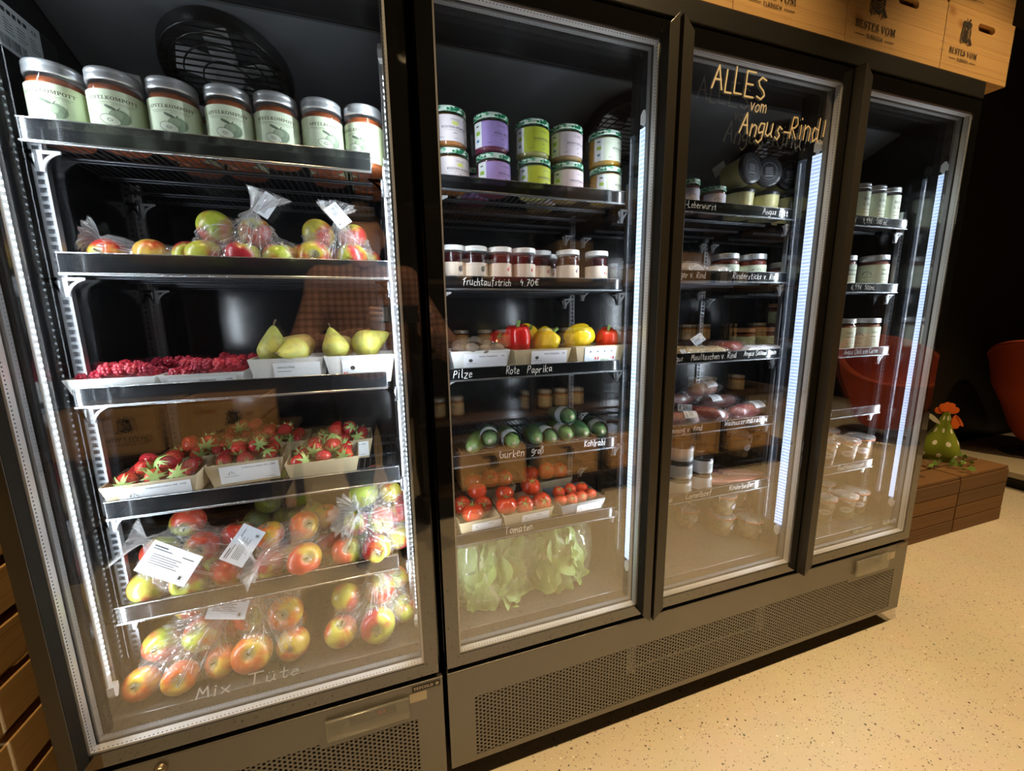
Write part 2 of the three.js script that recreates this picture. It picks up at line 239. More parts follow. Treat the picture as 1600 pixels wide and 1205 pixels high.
// a glazed door: outer edges, see-through opening, side of the handle
function door(parent, x0, x1, a0, a1, side, hx) {
  const d = part('door', merge([span(x0, a0, Y.door0, Y.door1, -0.05, 0), span(a1, x1, Y.door0, Y.door1, -0.05, 0), span(a0, a1, Y.door0, Y.ap0, -0.05, 0), span(a0, a1, Y.ap1, Y.door1, -0.05, 0)]), M.border, parent);
  const W = a1 - a0, H = Y.ap1 - Y.ap0, cx = (a0 + a1) / 2, cy = (Y.ap0 + Y.ap1) / 2;
  part('glass_pane', plane(W, H, cx, cy, -0.0015), M.glass, d);
  part('glass_pane', plane(W, H, cx, cy, -0.0235), M.glass, d);
  part('glazing_spacer', frameRing(a0, a1, Y.ap0, Y.ap1, 0.004, -0.021, -0.004), M.spacer, d, 'bright aluminium spacer between the panes');
  const dots = [], n = Math.round(H / 0.0075); for (let i = 1; i < n; i++) { const y = Y.ap0 + H * i / n; dots.push(box(0.0006, 0.0022, 0.0022, a0 + 0.0042, y, -0.0085), box(0.0006, 0.0022, 0.0022, a1 - 0.0042, y, -0.0085)); }
  const nx = Math.round(W / 0.0075); for (let i = 1; i < nx; i++) { const x = a0 + W * i / nx; dots.push(box(0.0022, 0.0006, 0.0022, x, Y.ap0 + 0.0042, -0.0085), box(0.0022, 0.0006, 0.0022, x, Y.ap1 - 0.0042, -0.0085)); }
  const pd = part('spacer_perforation', merge(dots), M.rubber, d); pd.userData.kind = 'stuff';
  part('door_gasket', frameRing(a0 - 0.004, a1 + 0.004, Y.ap0 - 0.004, Y.ap1 + 0.004, 0.012, -0.036, -0.0255), std({ color: lin(0.11, 0.115, 0.12), roughness: 0.45 }), d);
  const [h0, h1] = hx, k = h1 - h0, sh = new THREE.Shape();      // mitred handle profile
  const out = side === 'l' ? h0 : h1, inn = side === 'l' ? h1 : h0;
  sh.moveTo(out, Y.door0 - 0.004); sh.lineTo(inn, Y.door0 + k - 0.004); sh.lineTo(inn, Y.door1 - k); sh.lineTo(out, Y.door1); sh.lineTo(out, Y.door0 - 0.004);
  part('handle', new THREE.ExtrudeGeometry(sh, { depth: 0.026, bevelEnabled: true, bevelThickness: 0.0015, bevelSize: 0.001, bevelSegments: 2 }).translate(0, 0, 0.002), M.handle, d, 'full-height protruding handle profile');
  part('handle_inlay', side === 'l' ? span(inn + 0.001, inn + 0.0016, Y.door0 + k, Y.door1 - k, 0.0006, 0.0275) : span(inn - 0.0016, inn - 0.001, Y.door0 + k, Y.door1 - k, 0.0006, 0.0275), inlay, d, 'matt black inlay of the handle');
  return d;
}
const inlay = std({ color: lin(0.004, 0.005, 0.005), roughness: 0.9 });
function cabinet(root, x0, x1, i0, i1) {    // carcass with a real hollow inside
  part('carcass', merge([
    span(x0, i0, Y.base1, Y.head0, -0.66, -0.054), span(i1, x1, Y.base1, Y.head0, -0.66, -0.054), span(i0, i1, Y.base1, Y.head1, -0.66, IN.z1),
    span(i0, i1, 1.915, Y.head0, IN.z1, -0.054), span(x0, x1, Y.head0, Y.head1, -0.66, -0.01)]), M.lining, root);
  part('cabinet_floor', rspan(i0, i1, Y.base1, IN.y0, IN.z1, -0.054, 0.004), phy({ color: lin(0.05, 0.048, 0.045), roughness: 0.18, ior: 1.6 }), root);
  part('header_panel', rspan(x0, x1, Y.head0, Y.head1, -0.009, 0.002, 0.002), M.header, root);
  part('plinth', merge([span(x0 + 0.02, x1 - 0.02, 0.07, Y.base1 - 0.002, -0.64, -0.045), span(x0 + 0.02, x1 - 0.02, 0.07, 0.076, -0.045, -0.0125), span(x0, x0 + 0.02, 0.07, Y.base1 - 0.002, -0.64, -0.012), span(x1 - 0.02, x1, 0.07, Y.base1 - 0.002, -0.64, -0.012)]), M.rubber, root);
  for (const x of [x0 + 0.06, x1 - 0.06]) for (const z of [-0.1, -0.58]) part('foot', cyl(0.02, 0.07, x, 0.035, z, 12), M.blackPlastic, root);
  // evaporator cover under the roof, sloping down to the back
  const sl = new THREE.Shape(); sl.moveTo(0.2, 1.909); sl.lineTo(0.574, 1.745); sl.lineTo(0.574, 1.914); sl.lineTo(0.2, 1.914);
  part('evaporator_cover', new THREE.ExtrudeGeometry(sl, { depth: i1 - i0 - 0.004, bevelEnabled: false }).rotateY(PI / 2).translate(i0 + 0.002, 0, 0), M.panel, root);
}
function basePanel(root, x0, x1, g0, g1, gy0, gy1, skip) {
  const z = 0, y0 = Y.base0, y1 = Y.base1, pt = 0.0118, nc = Math.floor((g1 - g0) / (pt * 0.866)), nr = Math.floor((gy1 - gy0) / pt), o0 = g0 + 0.0012, o1 = g0 + nc * pt * 0.866 - 0.0012, q0 = gy0 + 0.0022, q1 = gy0 + (nr - 0.22) * pt;
  const p = part('base_panel', merge([span(x0, o0, y0, y1, -0.012, z), span(o1, x1, y0, y1, -0.012, z), span(o0, o1, y0, q0, -0.012, z), span(o0, o1, q1, y1, -0.012, z), rod([x0, y1, z - 0.002], [x1, y1, z - 0.002], 0.002, 6)]), M.paint, root);
  part('vent_grille', perforated(g0, g1, gy0, gy1, 0.0118, 0.0037, skip).translate(0, 0, -0.0006), M.paint, p, 'perforated metal ventilation grille');
  if (skip) { const L = []; const pch = 0.0118, cols = Math.floor((g1 - g0) / (pch * 0.866)), rows = Math.floor((gy1 - gy0) / pch); let a = 1e9, b = -1e9, c = 1e9, d = -1e9; for (let i = 0; i < cols; i++) for (let j = 0; j < rows; j++) { const cx = g0 + (i + 0.5) * pch * 0.866, cy = gy0 + (j + (i % 2 ? 0.75 : 0.25)) * pch; if (skip(cx, cy)) { a = Math.min(a, cx - pch / 2); b = Math.max(b, cx + pch / 2); c = Math.min(c, cy - pch * 0.3); d = Math.max(d, cy + pch / 2); } } if (b > a) part('blank_plate', span(a, b, c, d, -0.003, -0.0002), M.paint, p); }
}
function fanGuard(root, cx, cz) {            // wire guard and blades hanging from the sloping cover
  const f = new THREE.Group(); f.name = 'fan'; f.position.set(cx, 1.884 + 0.44 * (cz + 0.257) - 0.004, cz); f.rotation.x = -Math.atan(0.44); root.add(f);
  part('fan_collar', lathe([[0.128, 0], [0.135, -0.002], [0.131, -0.032], [0.127, -0.034], [0.124, -0.03], [0.122, 0]], 40), M.blackPlastic, f);
  const L = []; for (let k = -8; k <= 8; k++) { const z = k * 0.0145, h = Math.sqrt(Math.max(0, 0.125 ** 2 - z * z)); if (h > 0.02) L.push(mv(new THREE.BoxGeometry(2 * h, 0.0015, 0.006).rotateX(0.5), 0, -0.034, z)); }
  for (const r of [0.05, 0.085, 0.11]) L.push(new THREE.TorusGeometry(r, 0.0017, 5, 40).rotateX(PI / 2).translate(0, -0.037, 0));
  part('fan_guard', merge(L), M.blackPlastic, f);
  const bl = []; for (let k = 0; k < 5; k++) bl.push(new THREE.BoxGeometry(0.05, 0.002, 0.08).rotateZ(0.5).translate(0, 0, 0.06).rotateY(k * 1.2566).translate(0, -0.012, 0));
  bl.push(cyl(0.028, 0.02, 0, -0.012, 0, 18)); part('fan_blades', merge(bl), std({ color: lin(0.5, 0.5, 0.5), roughness: 0.5, metalness: 0.3 }), f);
  for (const [a, b] of [[-0.15, -0.08], [0.15, -0.08]]) part('screw', cyl(0.007, 0.012, a, -0.006, b, 8), M.zinc, f);
}
const digits = (txt) => tex(256, 96, (c) => { c.fillStyle = '#000'; c.fillRect(0, 0, 256, 96); c.fillStyle = '#ff2a1e'; c.font = 'bold 78px monospace'; c.fillText(txt, 60, 76); });
function controller(root, x0, x1, y0, y1, txt) {
  const k = part('controller', merge([rspan(x0 + 0.05, x1 - 0.03, y0 + 0.018, y1 - 0.006, -0.012, 0.0015, 0.002)]), M.blackPlastic, root, 'control unit behind a clear flap');
  const t = digits(txt); part('display', plane(0.030, 0.0125, x0 + (x1 - x0) * 0.66, (y0 + y1) / 2 + 0.006, 0.0022), std({ color: 0x111111, map: null, emissive: 0xffffff, emissiveMap: t, emissiveIntensity: txt ? 1.2 : 0 }), k);
  part('clear_flap', rspan(x0, x1, y0, y1, 0.003, 0.011, 0.003), M.acrylic, k); return k;
}
const stickerMat = std({ color: lin(0.62, 0.55, 0.42), roughness: 0.6 });

// single-door fridge
const A = { x0: -0.645, x1: 0.0877, i0: -0.605, i1: 0.047 };
const fridgeA = thing('display_fridge', 'single-door black glass fridge with bagged fruit, leftmost in the row', 'fridge');
cabinet(fridgeA, A.x0, A.x1, A.i0, A.i1);
door(fridgeA, -0.634, 0.0795, -0.611, 0.0455, 'l', [-0.634, -0.6095]);
basePanel(fridgeA, A.x0, A.x1, -0.57, 0.03, 0.088, 0.285, (x, y) => x > -0.2 && y > 0.257);
fanGuard(fridgeA, -0.30, -0.33);
strip(fridgeA, -0.590, -0.068, 0.505, 1.77, [1, -0.12]);
strip(fridgeA, 0.0355, -0.066, 0.495, 1.78, [-1, -0.2]);
for (const [x, z] of [[-0.578, -0.14], [-0.595, -0.5], [0.036, -0.14], [0.036, -0.5]]) upright(fridgeA, x, z, 0.45, 1.62);
const postsA = [[-0.574, -0.131], [-0.588, -0.49], [0.028, -0.131], [0.028, -0.49]];
[[1.578, -0.575, 0.003], [1.353, -0.558, 0.024], [1.1, -0.575, 0.005], [0.862, -0.562, 0.019], [0.624, -0.58, 0.002]].forEach(([y, a, b]) => shelf(fridgeA, a, b, y, { h: 0.036, rail: M.railA, posts: postsA, railLabel: 'shiny dark shelf edge rail' }));
controller(fridgeA, -0.186, 0.003, 0.281, 0.337, '3.1');
part('sticker', plane(0.042, 0.026, 0.026, 0.325, 0.0008), stickerMat, fridgeA, 'small blank sticker');
part('brand_badge', plane(0.07, 0.0165, 0.047, 0.349, 0.0009), std({ roughness: 0.4, map: tex(512, 120, (c) => { c.fillStyle = '#1c1712'; c.fillRect(0, 0, 512, 120); c.strokeStyle = '#6b5a48'; c.lineWidth = 4; c.strokeRect(2, 2, 508, 116); c.fillStyle = '#e8dccb'; c.font = 'bold 74px serif'; c.fillText('TEFCOLD', 28, 88); c.beginPath(); c.arc(452, 62, 30, 0, 7); c.fill(); c.strokeStyle = '#3a3128'; c.lineWidth = 6; for (let k = 0; k < 3; k++) { c.beginPath(); const a = k * PI / 3; c.moveTo(452 - 22 * Math.cos(a), 62 - 22 * Math.sin(a)); c.lineTo(452 + 22 * Math.cos(a), 62 + 22 * Math.sin(a)); c.stroke(); } }) }), fridgeA, 'maker badge');
{ const k = part('lock', lathe([[0.0, 0.012], [0.009, 0.012], [0.0115, 0.008], [0.0115, 0], [0.014, 0]], 20).rotateX(PI / 2), M.brass, fridgeA); k.position.set(-0.5015, 0.337, 0); part('keyhole', box(0.002, 0.009, 0.001, 0, 0, 0.0122), M.rubber, k); }
part('chalk_writing', plane(0.24, 0.05, -0.32, 0.49, 0.0012), phy({ transparent: true, roughness: 1, transmission: 0.5, thickness: 0, map: tex(768, 160, (c) => { scribble(c, 'Mix', 60, 118, 78, { width: 11, wide: 1.5, color: 'rgb(245,245,240)' }); scribble(c, 'Tüte', 360, 118, 78, { width: 11, wide: 1.45, color: 'rgb(245,245,240)' }); }) }), fridgeA, 'white handwriting on the glass');
const plateTex = tex(512, 384, (c, w, h) => { c.fillStyle = '#dfe6ea'; c.fillRect(0, 0, w, h); c.fillStyle = '#222c30'; c.font = 'bold 44px sans-serif'; c.fillText('CE', 420, 80); for (let i = 0; i < 5; i++) c.fillRect(150 + i * 48, 44, 34, 34); c.beginPath(); c.arc(70, 65, 34, 0, 7); c.fill(); c.font = '22px sans-serif'; const R = rng(3); for (let r = 0; r < 5; r++) for (let k = 0; k < 4; k++) c.fillRect(30 + k * 120, 130 + r * 24, 50 + R() * 55, 6); for (let x = 30; x < 330; x += 4 + R() * 8) c.fillRect(x, 270, 2 + R() * 4, 84); });
part('rating_plate', new THREE.PlaneGeometry(0.125, 0.082).rotateY(PI / 2).translate(-0.6035, 1.788, -0.19), std({ map: plateTex, roughness: 0.5 }), fridgeA, 'white printed type plate with barcode');

// three-door fridge
const B = { x0: 0.1005, x1: 1.9244, i0: 0.128, i1: 1.897 };
const fridgeB = thing('display_fridge', 'wide three-door black glass fridge with chalk-lettered shelves', 'fridge');
cabinet(fridgeB, B.x0, B.x1, B.i0, B.i1);
door(fridgeB, 0.1015, 0.6965, 0.135, 0.664, 'r', [0.6665, 0.691]);
door(fridgeB, 0.7005, 1.3085, 0.7335, 1.28, 'l', [0.703, 0.7325]);
door(fridgeB, 1.3125, 1.9235, 1.346, 1.888, 'l', [1.315, 1.345]);
basePanel(fridgeB, B.x0, B.x1, 0.168, 1.868, 0.086, 0.286, (x, y) => x > 1.6 && y > 0.258);
for (const x of [0.698, 1.31]) part('mullion', rspan(x - 0.0265, x + 0.0265, Y.base1 + 0.06, 1.914, -0.125, -0.0515, 0.004), M.lining, fridgeB);
for (const [x, a] of [[0.668, 1], [1.280, 1], [1.8935, 1]]) strip(fridgeB, x - 0.004, -0.052, 0.52, 1.735, [-1, 0.12], true);
strip(fridgeB, 0.141, -0.068, 0.505, 1.77, [1, -0.15], false, 0.3);
fanGuard(fridgeB, 0.78, -0.33); fanGuard(fridgeB, 1.42, -0.33);
for (const x of [0.137, 0.69, 1.305, 1.868]) for (const z of [-0.142, -0.5]) upright(fridgeB, x, z, 0.45, 1.62);
const D2 = [0.145, 0.643], D3 = [0.735, 1.262], D4 = [1.335, 1.815];
const pB = (a, b) => [[a, -0.133], [a, -0.49], [b, -0.133], [b, -0.49]];
const railsB = [     // writing: words, left end, right end, capital height, lift
  [D2, [1.556, 1.33, 1.105, 0.876, 0.653], [null, [['Fruchtaufstrich', 0.196, 0.319, 0.017], ['4.70€', 0.343, 0.398, 0.0165]], [['Pilze', 0.163, 0.213, 0.020, -0.1], ['Rote', 0.302, 0.337, 0.018], ['Paprika', 0.36, 0.433, 0.018]], [['Gurken', 0.279, 0.349, 0.022], ['groß', 0.371, 0.406, 0.018, 0.1], ['Kohlrabi', 0.534, 0.603, 0.019, 0.1]], [['Tomaten', 0.289, 0.370, 0.0205]]]],
  [D3, [1.551, 1.358, 1.113, 0.886, 0.655], [[['-Leberwurst', 0.842, 0.95, 0.0165], ['Angus fett', 1.131, 1.236, 0.0165]], [['ger v. Rind', 0.838, 0.932, 0.0175], ['Rindersticks v. Rind', 1.033, 1.228, 0.018]], [['gus', 0.838, 0.866, 0.0165], ['Maultaschen v. Rind', 0.895, 1.07, 0.0175], ['Angus Salami klein', 1.104, 1.242, 0.015, 0.15]], [['mining v. Rind', 0.836, 0.955, 0.0175], ['Walnussrindsalami', 1.047, 1.234, 0.0185, 0.1]], [['hti', 0.837, 0.857, 0.016], ['Cornedbeef', 0.908, 1.014, 0.019], ['Rinderbeißer', 1.09, 1.199, 0.0175, 0.1]]]],
  [D4, [1.551, 1.329, 1.101, 0.875, 0.655], [[['nd', 1.53, 1.55, 0.0165], ['4,99€', 1.582, 1.63, 0.0165], ['500 mL', 1.65, 1.709, 0.016]], [['6,99€', 1.565, 1.62, 0.0165], ['500mL', 1.635, 1.695, 0.0165]], [['Angus Chili con Carne', 1.571, 1.746, 0.0165]], [['e', 1.54, 1.55, 0.016]], [['Rindfleischsuppe', 1.619, 1.762, 0.0175]]]],
];
for (const [D, ys, words] of railsB) ys.forEach((y, i) => shelf(fridgeB, D[0], D[1], y, { h: 0.029, rail: M.railB, lip: M.lipB, posts: pB(D[0] - 0.006, D[1] + 0.012), text: words[i], railLabel: 'black shelf edge rail' }));
controller(fridgeB, 1.622, 1.806, 0.281, 0.345, '');
part('sticker', plane(0.046, 0.03, 1.829, 0.321, 0.0008), stickerMat, fridgeB, 'small blank sticker');
part('sticker', plane(0.06, 0.014, 1.889, 0.353, 0.0008), std({ color: lin(0.25, 0.2, 0.14), roughness: 0.4, metalness: 0.4 }), fridgeB, 'narrow metal badge');
part('chalk_writing', plane(0.46, 0.20, 1.03, 1.782, 0.0012), std({ transparent: true, roughness: 0.8, map: tex(1380, 600, (c) => {
  const X = (x) => (x - 0.80) * 3000, Yp = (y) => (1.882 - y) * 3000;
  scribble(c, 'ALLES', X(0.818), Yp(1.812), 162, { width: 14, color: 'rgb(232,222,190)', wide: 0.98, skew: 0.1 }); scribble(c, 'vom', X(0.945), Yp(1.777), 90, { width: 9, color: 'rgb(225,215,195)', wide: 0.95 });
  scribble(c, 'Angus', X(0.915), Yp(1.722), 150, { width: 13, color: 'rgb(232,224,196)', wide: 0.92, skew: 0.22 }); scribble(c, '-', X(1.066), Yp(1.722), 150, { width: 12, color: 'rgb(225,210,180)' }); scribble(c, 'Rind!', X(1.09), Yp(1.728), 165, { width: 12, color: 'rgb(225,205,165)', wide: 0.86, skew: 0.14 });
}) }), fridgeB, 'cream handwriting on the glass');
part('chalk_writing', plane(0.30, 0.035, 1.73, 0.47, 0.0012), phy({ transparent: true, roughness: 1, transmission: 0.5, thickness: 0, map: tex(900, 105, (c) => { scribble(c, 'Geschmack', 20, 80, 50, { width: 8 }); scribble(c, 'Gulasch', 500, 62, 50, { width: 8 }); }) }), fridgeB, 'white handwriting near the bottom of the glass');
part('condenser_plate', merge([span(0.655, 0.685, 0.15, 0.3, -0.03, -0.026), span(1.185, 1.22, 0.15, 0.3, -0.03, -0.026), span(0.69, 1.18, 0.16, 0.168, -0.034, -0.03)]), M.steel, fridgeB);

// ---------- makers of the goods ----------
const S = (y) => y + 0.0095;       // top of the wires above a rail's lower edge
const lidSilver = std({ color: lin(0.78, 0.79, 0.80), metalness: 0.75, roughness: 0.34 });
const lidWhite = phy({ color: lin(0.75, 0.76, 0.76), roughness: 0.3 });
const lidBlack = phy({ color: lin(0.018, 0.018, 0.02), roughness: 0.28 });
const lidOrange = phy({ color: lin(0.62, 0.30, 0.14), roughness: 0.35, metalness: 0.3 });
const lidPattern = phy({ roughness: 0.35, map: tex(512, 64, (c, w, h) => { const R = rng(5); c.fillStyle = '#d9eee0'; c.fillRect(0, 0, w, h); for (let i = 0; i < 170; i++) { c.fillStyle = ['#0e7a4b', '#2f9c68', '#7fc79a', '#13694a', '#f4fbf4'][R() * 5 | 0]; c.beginPath(); c.ellipse(R() * w, R() * h, 5 + R() * 9, 3 + R() * 6, R() * 3, 0, 7); c.fill(); } }) });
function lidGeo(r, h) { const L = [[0, h], [r * 0.9, h], [r * 0.97, h * 0.97], [r, h * 0.82], [r, h * 0.62], [r * 0.975, h * 0.54], [r, h * 0.44], [r * 1.01, h * 0.12], [r * 0.995, 0], [r * 0.94, 0]]; return lathe(L, 32); }
function contentMat(r, g, b, seed, rough = 0.4) { return phy({ roughness: rough, color: 0xffffff, map: tex(128, 128, (c, w, h) => { const R = rng(seed); c.fillStyle = css(r, g, b); c.fillRect(0, 0, w, h); for (let i = 0; i < 260; i++) { const k = 0.75 + R() * 0.5; c.fillStyle = `rgba(${r * k | 0},${g * k | 0},${b * k | 0},0.45)`; c.beginPath(); c.ellipse(R() * w, R() * h, 2 + R() * 7, 2 + R() * 4, R() * 3, 0, 7); c.fill(); } }) }); }
// screw jar: o = { r, h (with lid), lidH, lid, fill, label: texture, arc, l0, l1 }
function jar(o) {
  const t = new THREE.Group(), { r, h, lidH } = o, b = h - lidH, k = o.shoulder ?? 0.93;
  part('glass_jar', lathe([[0, 0.001], [r * 0.86, 0.001], [r * 0.97, 0.004], [r, 0.011], [r, b * 0.84], [r * (k + 0.05), b * 0.91], [r * k, b * 0.95], [r * k, b]], 32), M.jarGlass, t);
  part('contents', lathe([[0, 0.0035], [r * 0.86, 0.0035], [r * 0.955, 0.009], [r * 0.965, 0.015], [r * 0.965, b * 0.83], [r * k * 0.96, b * 0.93], [0, b * 0.93]], 28), o.fill, t);
  const l = part('lid', lidGeo(r * (o.lidK ?? 0.985), lidH), o.lid, t); l.position.y = b - lidH * 0.1;
  if (o.label) part('label', new THREE.CylinderGeometry(r + 0.0007, r + 0.0007, o.l1 - o.l0, 36, 1, true, -o.arc / 2, o.arc).translate(0, (o.l0 + o.l1) / 2, 0), std({ map: o.label, roughness: 0.55 }), t);
  return t;
}
function place(proto, name, label, category, pos, ry, group) { const c = proto.clone(); c.name = numbered(name); c.position.set(...pos); c.rotation.y = ry; scene.add(c); c.userData = {}; return tag(c, label, category, group); }

// fruit shapes -------------------------------------------------------
const mixc = (a, b, t) => a.map((v, i) => v + (b[i] - v) * t), clamp = (x, a = 0, b = 1) => Math.min(b, Math.max(a, x)), smooth = (a, b, x) => { const t = clamp((x - a) / (b - a)); return t * t * (3 - 2 * t); };
const APPLE_TONES = [[[0.55, 0.48, 0.06], [0.50, 0.03, 0.02]], [[0.60, 0.40, 0.06], [0.55, 0.05, 0.02]], [[0.42, 0.50, 0.05], [0.52, 0.06, 0.03]], [[0.64, 0.42, 0.05], [0.60, 0.11, 0.02]], [[0.45, 0.48, 0.06], [0.38, 0.015, 0.025]], [[0.44, 0.53, 0.08], [0.48, 0.40, 0.08]]];
const skin = phy({ vertexColors: true, roughness: 0.32, clearcoat: 0.25, clearcoatRoughness: 0.2 }), stemMat = std({ color: lin(0.10, 0.065, 0.03), roughness: 0.8 });
const apples = APPLE_TONES.map(([g, r], k) => {
  const t = new THREE.Group(), R = 1;     // unit radius
  part('flesh', body((a, v) => { const p = v * PI, w = 1 + 0.045 * Math.cos(5 * a) * smooth(0.55, 1, v) + 0.02 * Math.cos(2 * a + k), q = 0.965 * Math.pow(Math.sin(p), 0.93) * (1.0 + 0.08 * Math.cos(p)) * w; return [Math.cos(a) * q, Math.cos(p) * 0.88 - 0.27 * Math.exp(-((v / 0.085) ** 2)) + 0.17 * Math.exp(-(((1 - v) / 0.065) ** 2)), Math.sin(a) * q]; }, 30, 24,
    (a, v, p) => { const n = noise(p[0] * 1.1 + k * 7, p[1] * 0.9, p[2] * 1.1 + k * 3) + 0.34 * noise(Math.cos(a) * 7 + k, v * 1.5, Math.sin(a) * 7), b = smooth(-0.52, 0.16, n + 0.34 * Math.cos(a + k) - (k === 5 ? 0.8 : 0.0)); const c = mixc(g, r, b), e = smooth(0.14, 0.03, v) * 0.75, e2 = smooth(0.93, 0.985, v) * 0.7, f = noise(p[0] * 14, p[1] * 14, p[2] * 14 + k) > 0.36 ? 0.25 : 0; return mixc(mixc(mixc(c, [0.36, 0.36, 0.08], e), [0.30, 0.26, 0.06], e2), [0.7, 0.6, 0.3], f); }), skin, t);
  part('stem', tube([[0, 0.60, 0], [0.03, 0.80, 0.01], [0.10, 1.02, 0.03]], 0.045, 5, 5), stemMat, t);
  return t;
});
const pears = [0, 1, 2].map((k) => {
  const t = new THREE.Group();
  part('flesh', body((a, v) => { const p = v * PI, neck = smooth(0.62, 0.05, v), q = Math.sin(p) * (1 - 0.48 * neck) * (1 + 0.03 * Math.cos(3 * a + k)); return [Math.cos(a) * q + neck * 0.12 * (k - 1), Math.cos(p) * (1 + 0.55 * neck) + 0.1 * Math.exp(-(((1 - v) / 0.1) ** 2)), Math.sin(a) * q]; }, 24, 20,
    (a, v, p) => { const n = noise(p[0] * 3, p[1] * 3 + k * 5, p[2] * 3), f = noise(p[0] * 17, p[1] * 17, p[2] * 17 + k); let c = mixc([0.44, 0.40, 0.07], [0.34, 0.36, 0.08], smooth(-0.2, 0.3, n)); if (k === 2) c = mixc(c, [0.50, 0.32, 0.11], 0.7); return f > 0.28 ? mixc(c, [0.22, 0.15, 0.05], 0.55) : c; }), phy({ vertexColors: true, roughness: 0.5 }), t);
  part('stem', tube([[0.12 * (k - 1), 1.45, 0], [0.12 * (k - 1) + 0.03, 1.7, 0.02], [0.12 * (k - 1) + 0.12, 1.95, 0.05]], 0.06, 5, 5), stemMat, t);
  return t;
});
const leafGreen = std({ color: lin(0.22, 0.38, 0.08), roughness: 0.6, side: THREE.DoubleSide });
const berryLeaf = std({ color: lin(0.30, 0.42, 0.12), roughness: 0.6, side: THREE.DoubleSide });
function calyx(n, r, y, droop, w = 0.34) { const L = []; for (let k = 0; k < n; k++) L.push(sheet((u, v) => { const s = (u - 0.5) * Math.sin(PI * Math.min(1, v * 0.8 + 0.15)) * w * (1 - v * 0.75), q = v * r; return [s * r, y - droop * v * v * r + 0.05 * r * Math.sin(v * 3), q]; }, 2, 4).rotateY(k * 2 * PI / n + 0.2 * (k % 3))); return merge(L); }
const seedTex = tex(256, 256, (c, w, h) => { const R = rng(9); c.fillStyle = '#fff'; c.fillRect(0, 0, w, h); for (let j = 0; j < 10; j++) for (let i = 0; i < 11; i++) { const x = (i + (j % 2) * 0.5 + 0.3 * R()) * w / 11, y = (j + 0.5) * h / 10; c.fillStyle = '#7a3038'; c.beginPath(); c.ellipse(x, y, 5.5, 7, 0, 0, 7); c.fill(); c.fillStyle = '#ffe08a'; c.beginPath(); c.ellipse(x, y, 2.6, 4.4, 0, 0, 7); c.fill(); } });
const strawberries = [[0.55, 0.030, 0.022], [0.60, 0.055, 0.022], [0.40, 0.018, 0.024], [0.50, 0.02, 0.03]].map((col, k) => {
  const t = new THREE.Group(), L = [1.45, 1.2, 1.6, 1.3][k];
  part('flesh', body((a, v) => { const p = v * PI, q = Math.pow(Math.sin(p), 0.8) * (1.08 - 0.62 * Math.pow(v, 1.3)) * (1 + 0.06 * Math.cos(2 * a + k) + 0.04 * noise(Math.cos(a) * 2, v * 3, k + Math.sin(a) * 2)); return [Math.cos(a) * q, L * 0.62 * Math.cos(p) - 0.2, Math.sin(a) * q]; }, 18, 16), phy({ color: lin(...col), map: seedTex, bumpMap: seedTex, bumpScale: -0.0008, roughness: 0.26, clearcoat: 0.35 }), t);
  part('leaves', calyx(9, 1.12, L * 0.62 - 0.14, [0.35, 0.1, 0.5, -0.2][k], 0.36), berryLeaf, t);
  return t;
});
const raspberryGeo = (() => { const L = [], n = 30; for (let i = 0; i < n; i++) { const y = 1 - 2 * (i + 0.5) / n, a = i * 2.39996, q = Math.sqrt(1 - y * y) * (1 - 0.18 * y); if (y < -0.92) continue; L.push(new THREE.SphereGeometry(0.34, 7, 5).translate(Math.cos(a) * q * 0.78, y * 0.85, Math.sin(a) * q * 0.78)); } L.push(new THREE.SphereGeometry(0.75, 8, 6)); return merge(L); })();
const raspMats = [[0.40, 0.012, 0.035], [0.30, 0.008, 0.03], [0.48, 0.03, 0.05]].map((c) => phy({ color: lin(...c), roughness: 0.35, clearcoat: 0.25 }));
function pepper(col) {
  const t = new THREE.Group();
  part('flesh', body((a, v) => { const p = v * PI, lobe = Math.pow(Math.abs(Math.cos(1.5 * a + 0.3)), 0.55), q = Math.pow(Math.sin(p), 0.62) * (0.78 + 0.24 * lobe) * (1.02 - 0.16 * v); return [Math.cos(a) * q, Math.cos(p) * 1.12 - (0.28 - 0.1 * lobe) * Math.exp(-((v / 0.14) ** 2)) + (0.2 - 0.2 * lobe) * Math.exp(-(((1 - v) / 0.15) ** 2)), Math.sin(a) * q]; }, 42, 22), phy({ color: lin(...col), roughness: 0.16, clearcoat: 0.6, clearcoatRoughness: 0.06 }), t);
  part('stalk', merge([tube([[0, 0.72, 0], [0.02, 1.0, 0], [0.12, 1.3, 0.05]], 0.12, 6, 7), cyl(0.3, 0.08, 0, 0.84, 0, 10)]), leafGreen, t);
  return t;
}
const tomato = (() => { const t = new THREE.Group(); part('flesh', body((a, v) => { const p = v * PI, q = Math.sin(p) * (1 + 0.02 * Math.cos(5 * a)); return [Math.cos(a) * q, Math.cos(p) * 0.86 - 0.12 * Math.exp(-((v / 0.12) ** 2)), Math.sin(a) * q]; }, 24, 16), phy({ color: lin(0.60, 0.055, 0.014), roughness: 0.14, clearcoat: 0.5, clearcoatRoughness: 0.05 }), t); part('leaves', calyx(5, 0.6, 0.78, -0.25, 0.2), leafGreen, t); return t; })();
const mushroom = (() => { const t = new THREE.Group(); part('cap', lathe([[0, 1], [0.4, 0.95], [0.78, 0.7], [1, 0.3], [1.02, 0.1], [0.92, -0.06], [0.5, 0.02], [0.3, 0.0]], 20), std({ color: lin(0.15, 0.11, 0.08), roughness: 0.7 }), t); part('stalk', lathe([[0.34, 0.05], [0.32, -0.5], [0.38, -0.7], [0, -0.72]], 14), std({ color: lin(0.55, 0.5, 0.42), roughness: 0.8 }), t); return t; })();
const cucumberSkin = phy({ vertexColors: true, roughness: 0.35 });
